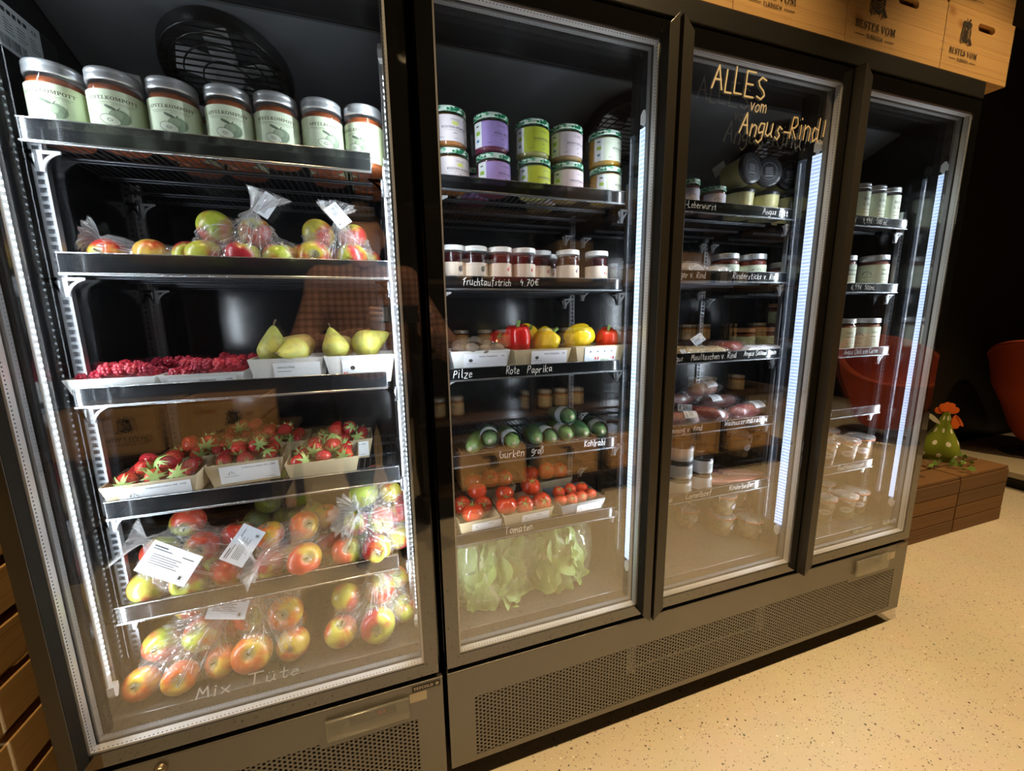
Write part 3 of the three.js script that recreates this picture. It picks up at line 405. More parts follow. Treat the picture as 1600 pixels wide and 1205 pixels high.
const cucumbers = [0, 1].map((k) => {
  const t = new THREE.Group();      // lies along z, front end at z = 0
  part('flesh', body((a, v) => { const e = Math.pow(Math.sin(clamp(v, 0.0001, 0.9999) * PI), 0.32), q = 0.0245 * e * (1 + 0.03 * Math.cos(8 * a) + 0.05 * Math.sin(v * 4)); return [Math.cos(a) * q + 0.006 * Math.sin(v * 3), Math.sin(a) * q, -v * 0.23]; }, 20, 22, (a, v) => mixc(k ? [0.14, 0.24, 0.06] : [0.045, 0.12, 0.045], [0.20, 0.30, 0.12], smooth(0.15, 0.0, v) * 0.6 + 0.25 * Math.max(0, Math.cos(8 * a)) * (0.4 + 0.6 * noise(v * 9, a, k)))), cucumberSkin, t);
  part('blossom_end', new THREE.SphereGeometry(0.006, 8, 6).scale(1, 1, 0.4).translate(0, 0, 0.001), std({ color: lin(0.45, 0.42, 0.3), roughness: 0.8 }), t);
  return t;
});
// punnet: tapered card tray; w, d at the rim, h high
function punnetGeo(w, d, h, k = 0.84, t = 0.0016) {
  const ring = (s, y) => [[-w / 2 * s, y, d / 2 * s], [w / 2 * s, y, d / 2 * s], [w / 2 * s, y, -d / 2 * s], [-w / 2 * s, y, -d / 2 * s]];
  const q = 1 - 2 * t / Math.min(w, d), L = [ring(k, 0), ring(1, h), ring(q, h), ring(k * q, t)], P = [];
  const quad = (a, b, c, e) => P.push(...a, ...b, ...c, ...a, ...c, ...e);
  for (let l = 0; l < 3; l++) for (let i = 0; i < 4; i++) { const j = (i + 1) % 4; quad(L[l][i], L[l][j], L[l + 1][j], L[l + 1][i]); }
  quad(L[3][0], L[3][1], L[3][2], L[3][3]); quad(L[0][3], L[0][2], L[0][1], L[0][0]);
  const g = new THREE.BufferGeometry(); g.setAttribute('position', new THREE.Float32BufferAttribute(P, 3)); g.computeVertexNormals(); return cubeUV(g, 4);
}
const cardTan = std({ color: lin(0.50, 0.40, 0.24), roughness: 0.85 }), cardWhite = std({ color: lin(0.66, 0.66, 0.63), roughness: 0.8 }), trayBlue = phy({ color: lin(0.16, 0.17, 0.18), roughness: 0.4 });
const punnetLabel = tex(512, 160, (c, w, h) => { c.fillStyle = '#eef0f2'; c.fillRect(0, 0, w, h); c.fillStyle = '#2b2b30'; c.font = 'bold 20px serif'; c.fillText('Erdbeeren sauber süß', 190, 34); c.fillText('4,90€', 430, 34); c.lineWidth = 4; c.strokeStyle = '#222'; c.beginPath(); c.moveTo(70, 80); c.quadraticCurveTo(90, 40, 110, 62); c.quadraticCurveTo(120, 66, 128, 84); c.moveTo(78, 82); c.lineTo(82, 62); c.moveTo(100, 82); c.lineTo(100, 66); c.stroke(); c.fillStyle = '#777'; c.fillRect(40, 96, 120, 4); c.fillRect(380, 140, 90, 4); });
function punnet(label, pos, ry, w, d, h, mat, lab, group) {
  const t = thing('fruit_punnet', label, 'punnet', pos, ry, group); part('tray', punnetGeo(w, d, h), mat, t);
  if (lab) { const a = Math.atan2(d / 2 * 0.16, h), p = part('paper_label', plane(lab[1] ?? w * 0.62, h * (lab[2] ?? 0.72)), std({ map: lab[0], roughness: 0.6 }), t); p.position.set(lab[3] ?? 0, h * 0.5, d / 2 * 0.92 + 0.0014); p.rotation.x = a * 1.0; }
  return t;
}
// clear bag drawn tightly round spheres [[x, y, z, r]...] with a gathered neck
const creaseTex = tex(512, 512, (c, w, h) => { const R = rng(21); c.fillStyle = '#808080'; c.fillRect(0, 0, w, h); for (let i = 0; i < 420; i++) { const x = R() * w, y = R() * h, l = 20 + R() * 120, a = (R() - 0.5) * 1.3 + PI / 2; c.strokeStyle = R() < 0.5 ? 'rgba(255,255,255,0.35)' : 'rgba(0,0,0,0.35)'; c.lineWidth = 1 + R() * 3; c.beginPath(); c.moveTo(x, y); c.lineTo(x + Math.cos(a) * l, y + Math.sin(a) * l); c.stroke(); } }, { data: true, repeat: [2, 1] });
const foldTex = tex(1024, 512, (c, w, h) => {      // how clear the film is: folded and bunched film is whiter
  const R = rng(33); c.fillStyle = 'rgb(244,244,244)'; c.fillRect(0, 0, w, h); c.fillStyle = 'rgb(214,214,214)'; c.fillRect(0, h * 0.70, w, h * 0.3);
  for (let i = 0; i < 250; i++) { const x = R() * w, y1 = h * (0.70 - R() * 0.62), y0 = h * (0.72 + R() * 0.28), dx = (R() - 0.5) * 190, t = 90 + R() * 120 | 0; c.strokeStyle = `rgba(${t},${t},${t},${0.35 + R() * 0.6})`; c.lineWidth = 1.2 + R() * R() * 6; for (const o of [-w, 0, w]) { c.beginPath(); c.moveTo(x + o, y0); c.quadraticCurveTo(x + o + dx * 0.2, (y0 + y1) / 2, x + o + dx, y1); c.stroke(); } }
  for (let i = 0; i < 130; i++) { const x = R() * w, y = R() * h * 0.75, a = R() * 3.1, l = 12 + R() * 60; c.strokeStyle = `rgba(120,120,120,${0.25 + R() * 0.5})`; c.lineWidth = 0.6 + R() * 2; c.beginPath(); c.moveTo(x, y); c.lineTo(x + Math.cos(a) * l, y + Math.sin(a) * l); c.stroke(); }
}, { data: true, repeat: [1, 1] });
const film = phy({ color: 0xffffff, transmission: 0.97, transmissionMap: foldTex, roughness: 0.07, ior: 1.8, thickness: 0, bumpMap: creaseTex, bumpScale: 0.006, side: THREE.DoubleSide });
const wrap = phy({ color: 0xffffff, transmission: 0.965, roughness: 0.06, ior: 1.7, thickness: 0, bumpMap: creaseTex, bumpScale: 0.005, side: THREE.DoubleSide });
const bagTag = tex(256, 160, (c, w, h) => { c.fillStyle = '#e9eef5'; c.fillRect(0, 0, w, h); c.fillStyle = '#2a2d33'; c.fillRect(16, 18, 70, 7); c.fillRect(16, 32, 100, 5); for (let k = 0; k < 5; k++) c.fillRect(30, 58 + k * 11, 150 - 20 * (k % 2), 4); c.fillRect(170, 34, 60, 5); c.beginPath(); c.arc(214, 128, 15, 0, 7); c.stroke(); c.fillRect(206, 118, 14, 18); });
function bagGeo(list, axis, neckLen, seed, flare = 0.03) {
  const c = V(0, 0, 0); list.forEach((p) => c.add(V(p[0], p[1], p[2]))); c.divideScalar(list.length);
  const ax = V(...axis).normalize(), e1 = V(0, 0, 1).cross(ax).lengthSq() > 0.01 ? V(0, 0, 1).cross(ax).normalize() : V(1, 0, 0), e2 = ax.clone().cross(e1);
  const floorY = Math.min(...list.map((p) => p[1] - p[3])) - 0.0006;
  const sdf = (x, y, z) => { let s = 0; for (const [a, b, d, r] of list) s += Math.exp(-(Math.hypot(x - a, y - b, z - d) - r - 0.002) / 0.024); return -0.024 * Math.log(s) + 0.016; };
  const reach = (d) => { let lo = 0, hi = 0.4; for (let i = 0; i < 40; i++) { const t = hi - (hi - lo) * i / 40; if (sdf(c.x + d.x * t, c.y + d.y * t, c.z + d.z * t) < 0) { lo = t; hi = t + 0.4 / 40; break; } } for (let i = 0; i < 10; i++) { const m = (lo + hi) / 2; if (sdf(c.x + d.x * m, c.y + d.y * m, c.z + d.z * m) < 0) lo = m; else hi = m; } return lo; };
  const top = reach(ax), R = rng(seed), ph = [R() * 6, R() * 6, R() * 6], NU = 104, NV = 66, K = 30;
  return body((a, v) => {
    const pleat = 0.55 * Math.sin(9 * a + ph[0] + 2 * Math.sin(3 * a)) + 0.45 * Math.sin(17 * a + ph[1]);
    if (v < 0.34) {      // neck and ruffled end
      const t = 1 - v / 0.34, pinch = 0.0075, q = t < 0.35 ? 0.024 + (pinch - 0.024) * smooth(0, 0.35, t) : pinch + flare * Math.pow((t - 0.35) / 0.65, 1.2) * (1 + 0.14 * pleat) , s = top * 0.985 + neckLen * t, w = q * (1 + 0.16 * pleat * smooth(0, 0.3, t));
      const bend = 0.014 * Math.sin(t * 3 + ph[2]); return [c.x + ax.x * s + (e1.x * Math.cos(a) + e2.x * Math.sin(a)) * w + e1.x * bend, Math.max(floorY, c.y + ax.y * s + (e1.y * Math.cos(a) + e2.y * Math.sin(a)) * w + e1.y * bend), c.z + ax.z * s + (e1.z * Math.cos(a) + e2.z * Math.sin(a)) * w + e1.z * bend];
    }
    const p = Math.pow((v - 0.34) / 0.66, 0.85) * PI * 0.999 + 0.02, d = ax.clone().multiplyScalar(Math.cos(p)).addScaledVector(e1, Math.sin(p) * Math.cos(a)).addScaledVector(e2, Math.sin(p) * Math.sin(a));
    let q = reach(d); const near = Math.exp(-((p / 0.75) ** 2)); q += 0.0055 * pleat * near + 0.004 * noise(d.x * 9 + seed, d.y * 9, d.z * 9) + 0.007 * Math.pow(1 - Math.abs(noise(d.x * 8, d.y * 8 + seed, d.z * 8 + 4)), 6) - 0.003;
    const tent = smooth(0.9, 0.05, p); const hit = V(c.x + d.x * q, c.y + d.y * q, c.z + d.z * q), tip = V(c.x + ax.x * top, c.y + ax.y * top, c.z + ax.z * top);
    if (p < 0.7) { const ring = tip.clone().addScaledVector(e1, Math.cos(a) * (0.024 + 0.09 * p)).addScaledVector(e2, Math.sin(a) * (0.024 + 0.09 * p)).addScaledVector(ax, -0.02 * p * p); hit.lerp(ring, tent * (1 - p / 0.7) * 0.8); }
    return [hit.x, Math.max(floorY, hit.y), hit.z];
  }, NU, NV);
}
// fills a footprint with apples in layers and wraps a bag round them
function bagOf(o) {
  const R = rng(o.seed), list = o.list.map(([x, y, z, r]) => [o.pos[0] + x, o.pos[1] + y, o.pos[2] + z, r]);
  const b = thing('fruit_bag', o.label, 'bag', o.pos, 0, 'clear bags of apples');
  part('film', bagGeo(list, o.axis, o.neck ?? 0.06, o.seed, o.flare ?? 0.028).translate(-o.pos[0], -o.pos[1], -o.pos[2]), film, b);
  list.forEach(([x, y, z, r]) => { const k = o.tones[R() * o.tones.length | 0], a = apples[k].clone(); a.name = numbered('apple'); a.scale.setScalar(r); a.position.set(x, y, z); const face = R(); a.rotation.set(face < 0.3 ? 0.9 + R() * 0.7 : face < 0.5 ? -1.0 - R() * 0.7 : (R() - 0.5) * 1.4, R() * 6.28, (R() - 0.5) * 1.2, 'XYZ'); scene.add(a); tag(a, o.apple, 'apple', o.apple.replace(/^.*? apple/, 'apples').slice(0, 60)); });
  if (o.tag) { const [x, y, z, rx, ry, rz, w] = o.tag, p = part('paper_tag', rbox(w ?? 0.06, (w ?? 0.06) * 0.62, 0.0006, 0.0002), std({ map: bagTag, roughness: 0.5 }), b, 'white printed price tag'); p.position.set(x - o.pos[0], y - o.pos[1], z - o.pos[2]); p.rotation.set(rx, ry, rz); }
}

// ---------- goods in the single-door fridge ----------
const appleLabel = tex(1024, 512, (c, w, h) => {
  c.fillStyle = '#d9e4c4'; c.fillRect(0, 0, w, h); c.fillStyle = '#3d342b'; c.font = 'bold 52px serif'; c.textAlign = 'center'; c.fillText('APFELKOMPOTT', 430, 112); c.fillStyle = '#8a8a78'; c.fillRect(230, 138, 400, 5); c.font = '22px serif'; c.fillText('natürlich fein · aus besten Äpfeln', 430, 166);
  c.fillStyle = '#84967a'; c.beginPath(); c.ellipse(480, 290, 92, 84, 0, 0, 7); c.fill(); c.fillStyle = '#a3b394'; c.beginPath(); c.ellipse(455, 270, 50, 50, 0, 0, 7); c.fill();
  c.fillStyle = '#5d6b56'; c.beginPath(); c.ellipse(410, 196, 52, 17, 0.45, 0, 7); c.fill(); c.strokeStyle = '#40382c'; c.lineWidth = 7; c.beginPath(); c.moveTo(470, 222); c.quadraticCurveTo(476, 196, 490, 186); c.stroke();
  c.fillStyle = '#e7ecd6'; c.beginPath(); c.ellipse(395, 332, 88, 54, 0.35, 0, 7); c.fill(); c.strokeStyle = '#5f6e52'; c.lineWidth = 6; c.stroke(); c.beginPath(); c.ellipse(395, 332, 22, 12, 0.35, 0, 7); c.stroke(); c.strokeStyle = 'rgba(60,60,45,0.5)'; c.lineWidth = 3; for (let k = 0; k < 9; k++) { c.beginPath(); c.moveTo(520 + k * 6, 360 - k * 14); c.lineTo(548 + k * 3, 340 - k * 14); c.stroke(); }
  c.fillStyle = '#b9412f'; c.beginPath(); c.ellipse(452, 438, 20, 14, 0.4, 0, 7); c.fill(); c.fillStyle = '#4b4238'; c.beginPath(); c.ellipse(505, 444, 18, 12, -0.3, 0, 7); c.fill(); c.beginPath(); c.ellipse(360, 444, 13, 18, 0.2, 0, 7); c.fill(); c.beginPath(); c.ellipse(590, 452, 22, 10, 0, 0, 7); c.fill();
  c.fillStyle = '#c9d3a2'; c.fillRect(720, 0, 304, h); c.fillStyle = '#58594a'; const R = rng(2); for (let k = 0; k < 14; k++) c.fillRect(760, 150 + k * 24 + (k > 3 ? 10 : 0), 110 + R() * 110, 5);
  c.fillStyle = '#5a6b52'; for (let k = 0; k < 6; k++) c.fillRect(60 + R() * 50, 250 + k * 26, 24, 12);
});
const compote = contentMat(150, 74, 30, 31);
const appleJar = jar({ r: 0.0415, h: 0.134, lidH: 0.021, lid: lidSilver, fill: compote, label: appleLabel, arc: 4.2, l0: 0.014, l1: 0.093 });
const jarWord = ['leftmost', 'second from the left', 'third from the left', 'middle', 'fifth from the left', 'sixth from the left', 'rightmost'];
[[-0.541, -0.155, 0.45], [-0.452, -0.152, 0.55], [-0.362, -0.156, 0.50], [-0.267, -0.154, 0.44], [-0.181, -0.154, 0.42], [-0.0925, -0.153, 0.66], [-0.007, -0.155, -0.05]].forEach(([x, z, r], i) => place(appleJar, 'compote_jar', `${jarWord[i]} silver-lidded compote jar in the front row of the top shelf`, 'jar', [x, S(1.578), z], r, 'apple compote jars'));
[[-0.096, -0.252], [-0.006, -0.252], [-0.006, -0.345], [-0.36, -0.252], [-0.27, -0.255]].forEach(([x, z], i) => place(appleJar, 'compote_jar', 'apple compote jar hidden behind the front row of the top shelf', 'jar', [x, S(1.578), z], 0.3 * i, 'apple compote jars in the back rows'));
{ const t = thing('paper_note', 'crumpled white paper tag on the lid of the second compote jar', 'tag', [-0.43, S(1.578) + 0.1335, -0.15], 0.3); part('sheet', sheet((u, v) => [(u - 0.5) * 0.04, 0.003 + 0.006 * Math.sin(u * 4) * (1 - v), (v - 0.5) * 0.03], 8, 4), M.white, t); }

[[-0.315, 'third and fourth'], [-0.135, 'fifth and sixth']].forEach(([x, w]) => { const m = single('price_slip', rbox(0.034, 0.046, 0.0006, 0.0002), std({ color: lin(0.55, 0.55, 0.48), roughness: 0.6 }), `pale paper slip standing between the ${w} compote jars`, 'slip'); m.position.set(x, S(1.578) + 0.062, -0.185); m.rotation.y = -0.35; m.rotation.x = -0.05; });
// bags of apples: [x, y, z, r] relative to the bag's spot on the shelf
const a2 = S(1.353), a5 = S(0.624), a6 = IN.y0 + 0.0005;
bagOf({ label: 'flat clear bag of red apples lying at the left end of the second shelf', apple: 'red apple in the flat bag at the left end of the second shelf', pos: [-0.475, a2, -0.23], seed: 3, tones: [4, 1, 0, 1], axis: [-1, 0.25, 0.2], neck: 0.03, list: [[-0.045, 0.034, 0.05, 0.034], [0.03, 0.034, 0.06, 0.034], [0.095, 0.034, 0.055, 0.033], [-0.01, 0.034, -0.02, 0.034], [0.07, 0.034, -0.02, 0.034]] });
bagOf({ label: 'clear bag of mixed apples with an upright tag, middle of the second shelf', apple: 'green or red apple in the tagged bag in the middle of the second shelf', pos: [-0.275, a2, -0.22], seed: 5, tones: [5, 0, 4, 2], axis: [0.35, 1, 0.3], neck: 0.07, list: [[-0.075, 0.037, 0.055, 0.036], [0.0, 0.036, 0.065, 0.036], [0.07, 0.036, 0.06, 0.036], [0.118, 0.036, 0.045, 0.035], [-0.04, 0.036, -0.015, 0.036], [0.045, 0.036, -0.015, 0.036], [-0.055, 0.098, 0.035, 0.037], [0.02, 0.092, 0.03, 0.035]], tag: [-0.222, 1.51, -0.165, -0.1, 0.15, 1.0, 0.052] });
bagOf({ label: 'clear bag of red apples with a leaning tag, right end of the second shelf', apple: 'red apple in the tagged bag at the right end of the second shelf', pos: [-0.085, a2, -0.2], seed: 7, tones: [0, 4, 1, 2], axis: [0.15, 1, 0.55], neck: 0.055, list: [[-0.048, 0.038, 0.045, 0.038], [0.03, 0.036, 0.05, 0.036], [-0.012, 0.036, -0.02, 0.036], [0.062, 0.036, -0.01, 0.035], [-0.04, 0.092, 0.02, 0.036], [0.035, 0.09, 0.012, 0.034]], tag: [-0.075, 1.487, -0.12, -0.2, 0.1, -0.9, 0.052] });
bagOf({ label: 'bag of apples with a large white card, left on the fifth shelf', apple: 'apple in the carded bag at the left of the fifth shelf', pos: [-0.475, a5, -0.2], seed: 11, tones: [0, 1, 4, 2], axis: [-1, 0.75, 0.35], neck: 0.05, flare: 0.04, list: [[-0.065, 0.038, 0.06, 0.038], [0.015, 0.038, 0.065, 0.038], [0.085, 0.038, 0.05, 0.037], [-0.04, 0.038, -0.015, 0.038], [0.05, 0.038, -0.02, 0.038], [-0.045, 0.101, 0.03, 0.038], [0.035, 0.1, 0.03, 0.037], [0.1, 0.098, 0.0, 0.038], [0.0, 0.15, -0.01, 0.037]], tag: [-0.478, 0.737, -0.108, -0.5, 0.05, -0.52, 0.105] });
bagOf({ label: 'bag of orange-red apples with a long white tag, middle of the fifth shelf', apple: 'apple in the long-tagged bag in the middle of the fifth shelf', pos: [-0.27, a5, -0.2], seed: 13, tones: [1, 3, 4, 0], axis: [-0.85, 0.1, 0.75], neck: 0.05, flare: 0.045, list: [[-0.03, 0.038, 0.055, 0.036], [0.05, 0.041, 0.068, 0.041], [0.1, 0.038, 0.0, 0.037], [-0.005, 0.038, -0.02, 0.038], [-0.03, 0.098, 0.025, 0.036], [0.045, 0.102, 0.01, 0.037], [0.09, 0.09, -0.05, 0.035]], tag: [-0.342, 0.742, -0.125, -0.3, 0.25, 0.95, 0.085] });
bagOf({ label: 'full bag of red and green apples at the right end of the fifth shelf', apple: 'apple in the full bag at the right end of the fifth shelf', pos: [-0.075, a5, -0.2], seed: 17, tones: [4, 5, 2, 0], axis: [-0.75, 0.6, 0.8], neck: 0.05, flare: 0.038, list: [[-0.05, 0.037, 0.06, 0.037], [0.025, 0.038, 0.075, 0.038], [0.085, 0.036, 0.03, 0.036], [-0.01, 0.037, -0.02, 0.037], [0.06, 0.037, -0.05, 0.037], [-0.02, 0.098, 0.035, 0.035], [0.04, 0.1, 0.04, 0.036], [0.095, 0.1, 0.01, 0.036], [0.0, 0.16, 0.0, 0.039], [0.075, 0.158, 0.0, 0.037], [0.03, 0.185, -0.055, 0.035]] });
bagOf({ label: 'bag of yellow apples standing behind the carded bag on the fifth shelf', apple: 'yellow apple in the bag at the back of the fifth shelf', pos: [-0.33, a5, -0.39], seed: 19, tones: [5, 2, 3], axis: [0.2, 1, 0], neck: 0.05, list: [[-0.06, 0.038, 0, 0.038], [0.02, 0.038, 0.01, 0.038], [0.09, 0.038, 0, 0.037], [-0.02, 0.1, 0, 0.038], [0.055, 0.1, 0, 0.037], [0.015, 0.16, 0, 0.037]] });
bagOf({ label: 'flat-cornered bag of orange apples at the left of the fridge floor', apple: 'orange apple in the left bag on the fridge floor', pos: [-0.485, a6, -0.185], seed: 23, tones: [3, 1, 3, 2], axis: [0.9, 1, 0.2], neck: 0.06, list: [[-0.075, 0.036, 0.085, 0.036], [0.0, 0.036, 0.095, 0.036], [0.075, 0.036, 0.075, 0.036], [-0.04, 0.037, 0.01, 0.037], [0.04, 0.038, 0.005, 0.038], [-0.045, 0.098, 0.05, 0.037], [0.035, 0.1, 0.05, 0.041], [0.095, 0.09, 0.02, 0.036], [0.0, 0.15, 0.0, 0.036], [0.065, 0.15, -0.02, 0.034]], tag: [-0.385, 0.598, -0.115, -0.5, 0.1, -0.25, 0.08] });
bagOf({ label: 'tall bag of large apples in the middle of the fridge floor', apple: 'large apple in the middle bag on the fridge floor', pos: [-0.31, a6, -0.185], seed: 29, tones: [3, 1, 0, 2], axis: [-0.25, 1, 0.15], neck: 0.05, list: [[-0.035, 0.045, 0.085, 0.044], [0.05, 0.04, 0.08, 0.039], [-0.05, 0.038, 0.0, 0.038], [0.03, 0.038, -0.005, 0.038], [-0.045, 0.115, 0.035, 0.038], [0.035, 0.108, 0.05, 0.041], [-0.005, 0.165, 0.0, 0.038], [0.06, 0.17, 0.0, 0.036]] });
bagOf({ label: 'bag of deep red apples with a gathered top, right on the fridge floor', apple: 'deep red apple in the right bag on the fridge floor', pos: [-0.095, a6, -0.17], seed: 31, tones: [4, 4, 0, 2], axis: [0.1, 1, 0.2], neck: 0.06, flare: 0.02, list: [[-0.055, 0.042, 0.065, 0.040], [0.035, 0.046, 0.075, 0.045], [0.105, 0.04, 0.03, 0.038], [-0.01, 0.04, -0.01, 0.04], [0.06, 0.04, -0.03, 0.04], [-0.04, 0.11, 0.03, 0.038], [0.045, 0.115, 0.03, 0.04], [0.09, 0.11, -0.02, 0.037]] });
bagOf({ label: 'bag of mixed apples at the back of the fridge floor', apple: 'apple in the bag at the back of the fridge floor', pos: [-0.2, a6, -0.4], seed: 37, tones: [0, 1, 2, 3], axis: [0.1, 1, 0], neck: 0.05, list: [[-0.075, 0.038, 0, 0.038], [0.0, 0.038, 0.01, 0.038], [0.08, 0.038, 0, 0.038], [0.15, 0.038, 0, 0.037], [-0.04, 0.1, 0, 0.037], [0.04, 0.1, 0, 0.037], [0.11, 0.1, 0, 0.037], [0.0, 0.16, 0, 0.036], [0.08, 0.16, 0, 0.036]] });

// raspberries
const raspLabel = tex(512, 120, (c, w, h) => { c.fillStyle = '#eceff0'; c.fillRect(0, 0, w, h); c.fillStyle = '#2b2b30'; c.font = 'bold 22px serif'; c.fillText('Himbeeren', 230, 40); c.fillText('4,90€', 430, 40); c.beginPath(); c.arc(80, 52, 18, 0, 7); c.stroke(); c.fillRect(66, 46, 30, 10); });
const a3 = S(1.1);
[[-0.522, -0.165, 0.03, 0.145, 18, 'left white punnet of raspberries at the front of the third shelf', 0], [-0.370, -0.168, 0.05, 0.15, 20, 'labelled white punnet of raspberries beside the pears on the third shelf', 1], [-0.50, -0.31, 0, 0.145, 14, 'white punnet of raspberries behind the left one on the third shelf', 0], [-0.345, -0.315, 0, 0.145, 15, 'white punnet of raspberries behind the labelled one on the third shelf', 0]].forEach(([x, z, r, w, n, label, lab], i) => {
  punnet(label, [x, a3, z], r, w, 0.115, 0.042, cardWhite, lab ? [raspLabel, w * 0.8, 0.7] : null, 'raspberry punnets');
  const R = rng(100 + i), cols = 6, rows = 3;
  for (let k = 0; k < n + 4; k++) { const top = k >= 14, u = (k % cols + 0.5) / cols - 0.5, v = (Math.floor(k / cols) % rows + 0.5) / rows - 0.5, m = part(numbered('raspberry'), raspberryGeo, raspMats[R() * 3 | 0], scene); m.scale.setScalar(0.0108 + R() * 0.002); m.rotation.set(R() * 3, R() * 6, R() * 3); const lx = u * w * 0.86 + (R() - 0.5) * 0.006, lz = v * 0.09 + (R() - 0.5) * 0.006 + (top ? 0.008 : 0); m.position.set(x + lx, a3 + (top ? 0.056 : 0.041) + R() * 0.003, z + lz); tag(m, `ripe raspberry in the ${label.replace(' of raspberries', '')}`, 'raspberry', `raspberries ${i + 1}`); }
});
// pears
const pearLabel = tex(512, 150, (c, w, h) => { c.fillStyle = '#f0f2f4'; c.fillRect(0, 0, w, h); c.fillStyle = '#333'; c.font = 'bold 20px serif'; c.fillText('Conference Birnen', 40, 40); c.fillStyle = '#888'; c.fillRect(40, 60, 150, 5); c.fillRect(380, 126, 90, 4); });
const pearLabel2 = tex(512, 150, (c, w, h) => { c.fillStyle = '#f0f2f4'; c.fillRect(0, 0, w, h); c.fillStyle = '#222'; c.font = 'bold 20px serif'; c.fillText('Birnen aus dem Alten Land', 210, 50); c.beginPath(); c.ellipse(110, 60, 26, 16, 0, 0, 7); c.fill(); c.fillStyle = '#c33'; c.fillRect(10, 90, 20, 50); c.fillRect(40, 90, 14, 50); });
punnet('white card punnet with green pears beside the raspberries on the third shelf', [-0.208, a3, -0.175], 0.02, 0.15, 0.125, 0.067, cardWhite, [pearLabel, 0.095, 0.7, 0.02], 'pear punnets');
punnet('white card punnet with yellow pears at the right end of the third shelf', [-0.052, a3, -0.172], 0.0, 0.155, 0.125, 0.067, cardWhite, [pearLabel2, 0.105, 0.7, 0.012], 'pear punnets');
[[0, -0.238, 0.085, -0.16, 0.035, [0.1, 1, -0.2], 'round green pear standing at the left of the first pear punnet'], [1, -0.192, 0.082, -0.135, 0.030, [0.2, 1, 1.45], 'speckled green pear lying across the front of the first pear punnet'], [2, -0.188, 0.09, -0.205, 0.030, [-0.2, 0, 1.3], 'brownish pear lying at the back of the first pear punnet'], [1, -0.108, 0.088, -0.15, 0.031, [0.1, 2, -0.5], 'upright green pear with a stem at the left of the second pear punnet'], [0, -0.035, 0.09, -0.165, 0.038, [0.1, 0.3, -1.25], 'large yellow pear lying on its side at the right of the second pear punnet'], [2, -0.095, 0.085, -0.215, 0.028, [-0.2, 1, 1.2], 'brownish pear at the back of the second pear punnet']].forEach(([k, x, y, z, r, rot, label]) => { const p = pears[k].clone(); p.name = numbered('pear'); p.scale.setScalar(r); p.position.set(x, a3 + y, z); p.rotation.set(...rot); scene.add(p); tag(p, label, 'pear'); });
// strawberries
const a4 = S(0.862);
[[-0.493, -0.168, 0.10, 1, 'labelled tan punnet of strawberries at the front left of the fourth shelf'], [-0.338, -0.236, 0.10, 1, 'labelled tan punnet of strawberries in the middle of the fourth shelf'], [-0.158, -0.178, 0.07, 0, 'plain tan punnet of strawberries at the front right of the fourth shelf'], [-0.47, -0.318, 0.05, 0, 'tan punnet of strawberries behind the left one on the fourth shelf'], [-0.302, -0.372, 0.05, 0, 'tan punnet of strawberries behind the middle one on the fourth shelf'], [-0.128, -0.322, 0.05, 1, 'labelled tan punnet of strawberries behind the right one on the fourth shelf'], [-0.40, -0.465, 0, 0, 'tan punnet of strawberries at the very back of the fourth shelf']].forEach(([x, z, r, lab, label], i) => {
  punnet(label, [x, a4, z], r, 0.162, 0.122, 0.057, cardTan, lab ? [punnetLabel, 0.122, 0.78, 0.008] : null, 'strawberry punnets');
  const R = rng(200 + i);
  for (let k = 0; k < 13; k++) { const top = k >= 9, u = top ? ((k - 9) % 2 - 0.5) * 0.6 : (k % 3 - 1) * 0.72, v = top ? (Math.floor((k - 9) / 2) - 0.5) * 0.55 : (Math.floor(k / 3) - 1) * 0.68, m = strawberries[R() * 4 | 0].clone(); m.name = numbered('strawberry'); m.scale.setScalar(0.0185 + R() * 0.004); const lx = u * 0.066 + (R() - 0.5) * 0.008, lz = v * 0.05 + (R() - 0.5) * 0.008; m.position.set(x + lx * Math.cos(r) + lz * Math.sin(r), a4 + (top ? 0.076 : 0.053) + R() * 0.004, z - lx * Math.sin(r) + lz * Math.cos(r)); m.rotation.set(1.0 + R() * 1.6, R() * 6, (R() - 0.5) * 2.4); scene.add(m); tag(m, `strawberry in the ${label.replace(' of strawberries', '')}`, 'strawberry', `strawberries ${i + 1}`); }
});

// ---------- goods in the three-door fridge ----------
const NTH = ['first', 'second', 'third', 'fourth', 'fifth', 'sixth', 'seventh'];
function krautLabel(title, bg, box_) { return tex(512, 256, (c, w, h) => { c.fillStyle = '#e9ecec'; c.fillRect(0, 0, w, h); c.fillStyle = bg; c.fillRect(96, 0, w - 96, h); c.fillStyle = '#9cc33b'; c.fillRect(26, 92, 48, 40); c.fillStyle = '#37474a'; c.fillRect(30, 34, 34, 14); c.fillStyle = '#3f7fa8'; c.fillRect(32, 176, 32, 26); if (box_) { c.fillStyle = '#ccd66a'; c.fillRect(270, 62, 60, 34); } c.fillStyle = '#4a4350'; c.font = 'bold 13px sans-serif'; c.textAlign = 'center'; c.fillText('· Fermenterei ·', 300, 44); c.fillRect(250, 52, 100, 2); c.font = 'bold 33px sans-serif'; c.fillText(title, 300, 132); c.fillRect(190, 146, 220, 2); c.font = 'bold 15px sans-serif'; c.fillText('400g', 300, 178); c.fillRect(150, 220, 40, 4); c.fillRect(290, 222, 30, 4); c.fillRect(400, 220, 50, 4); }); }
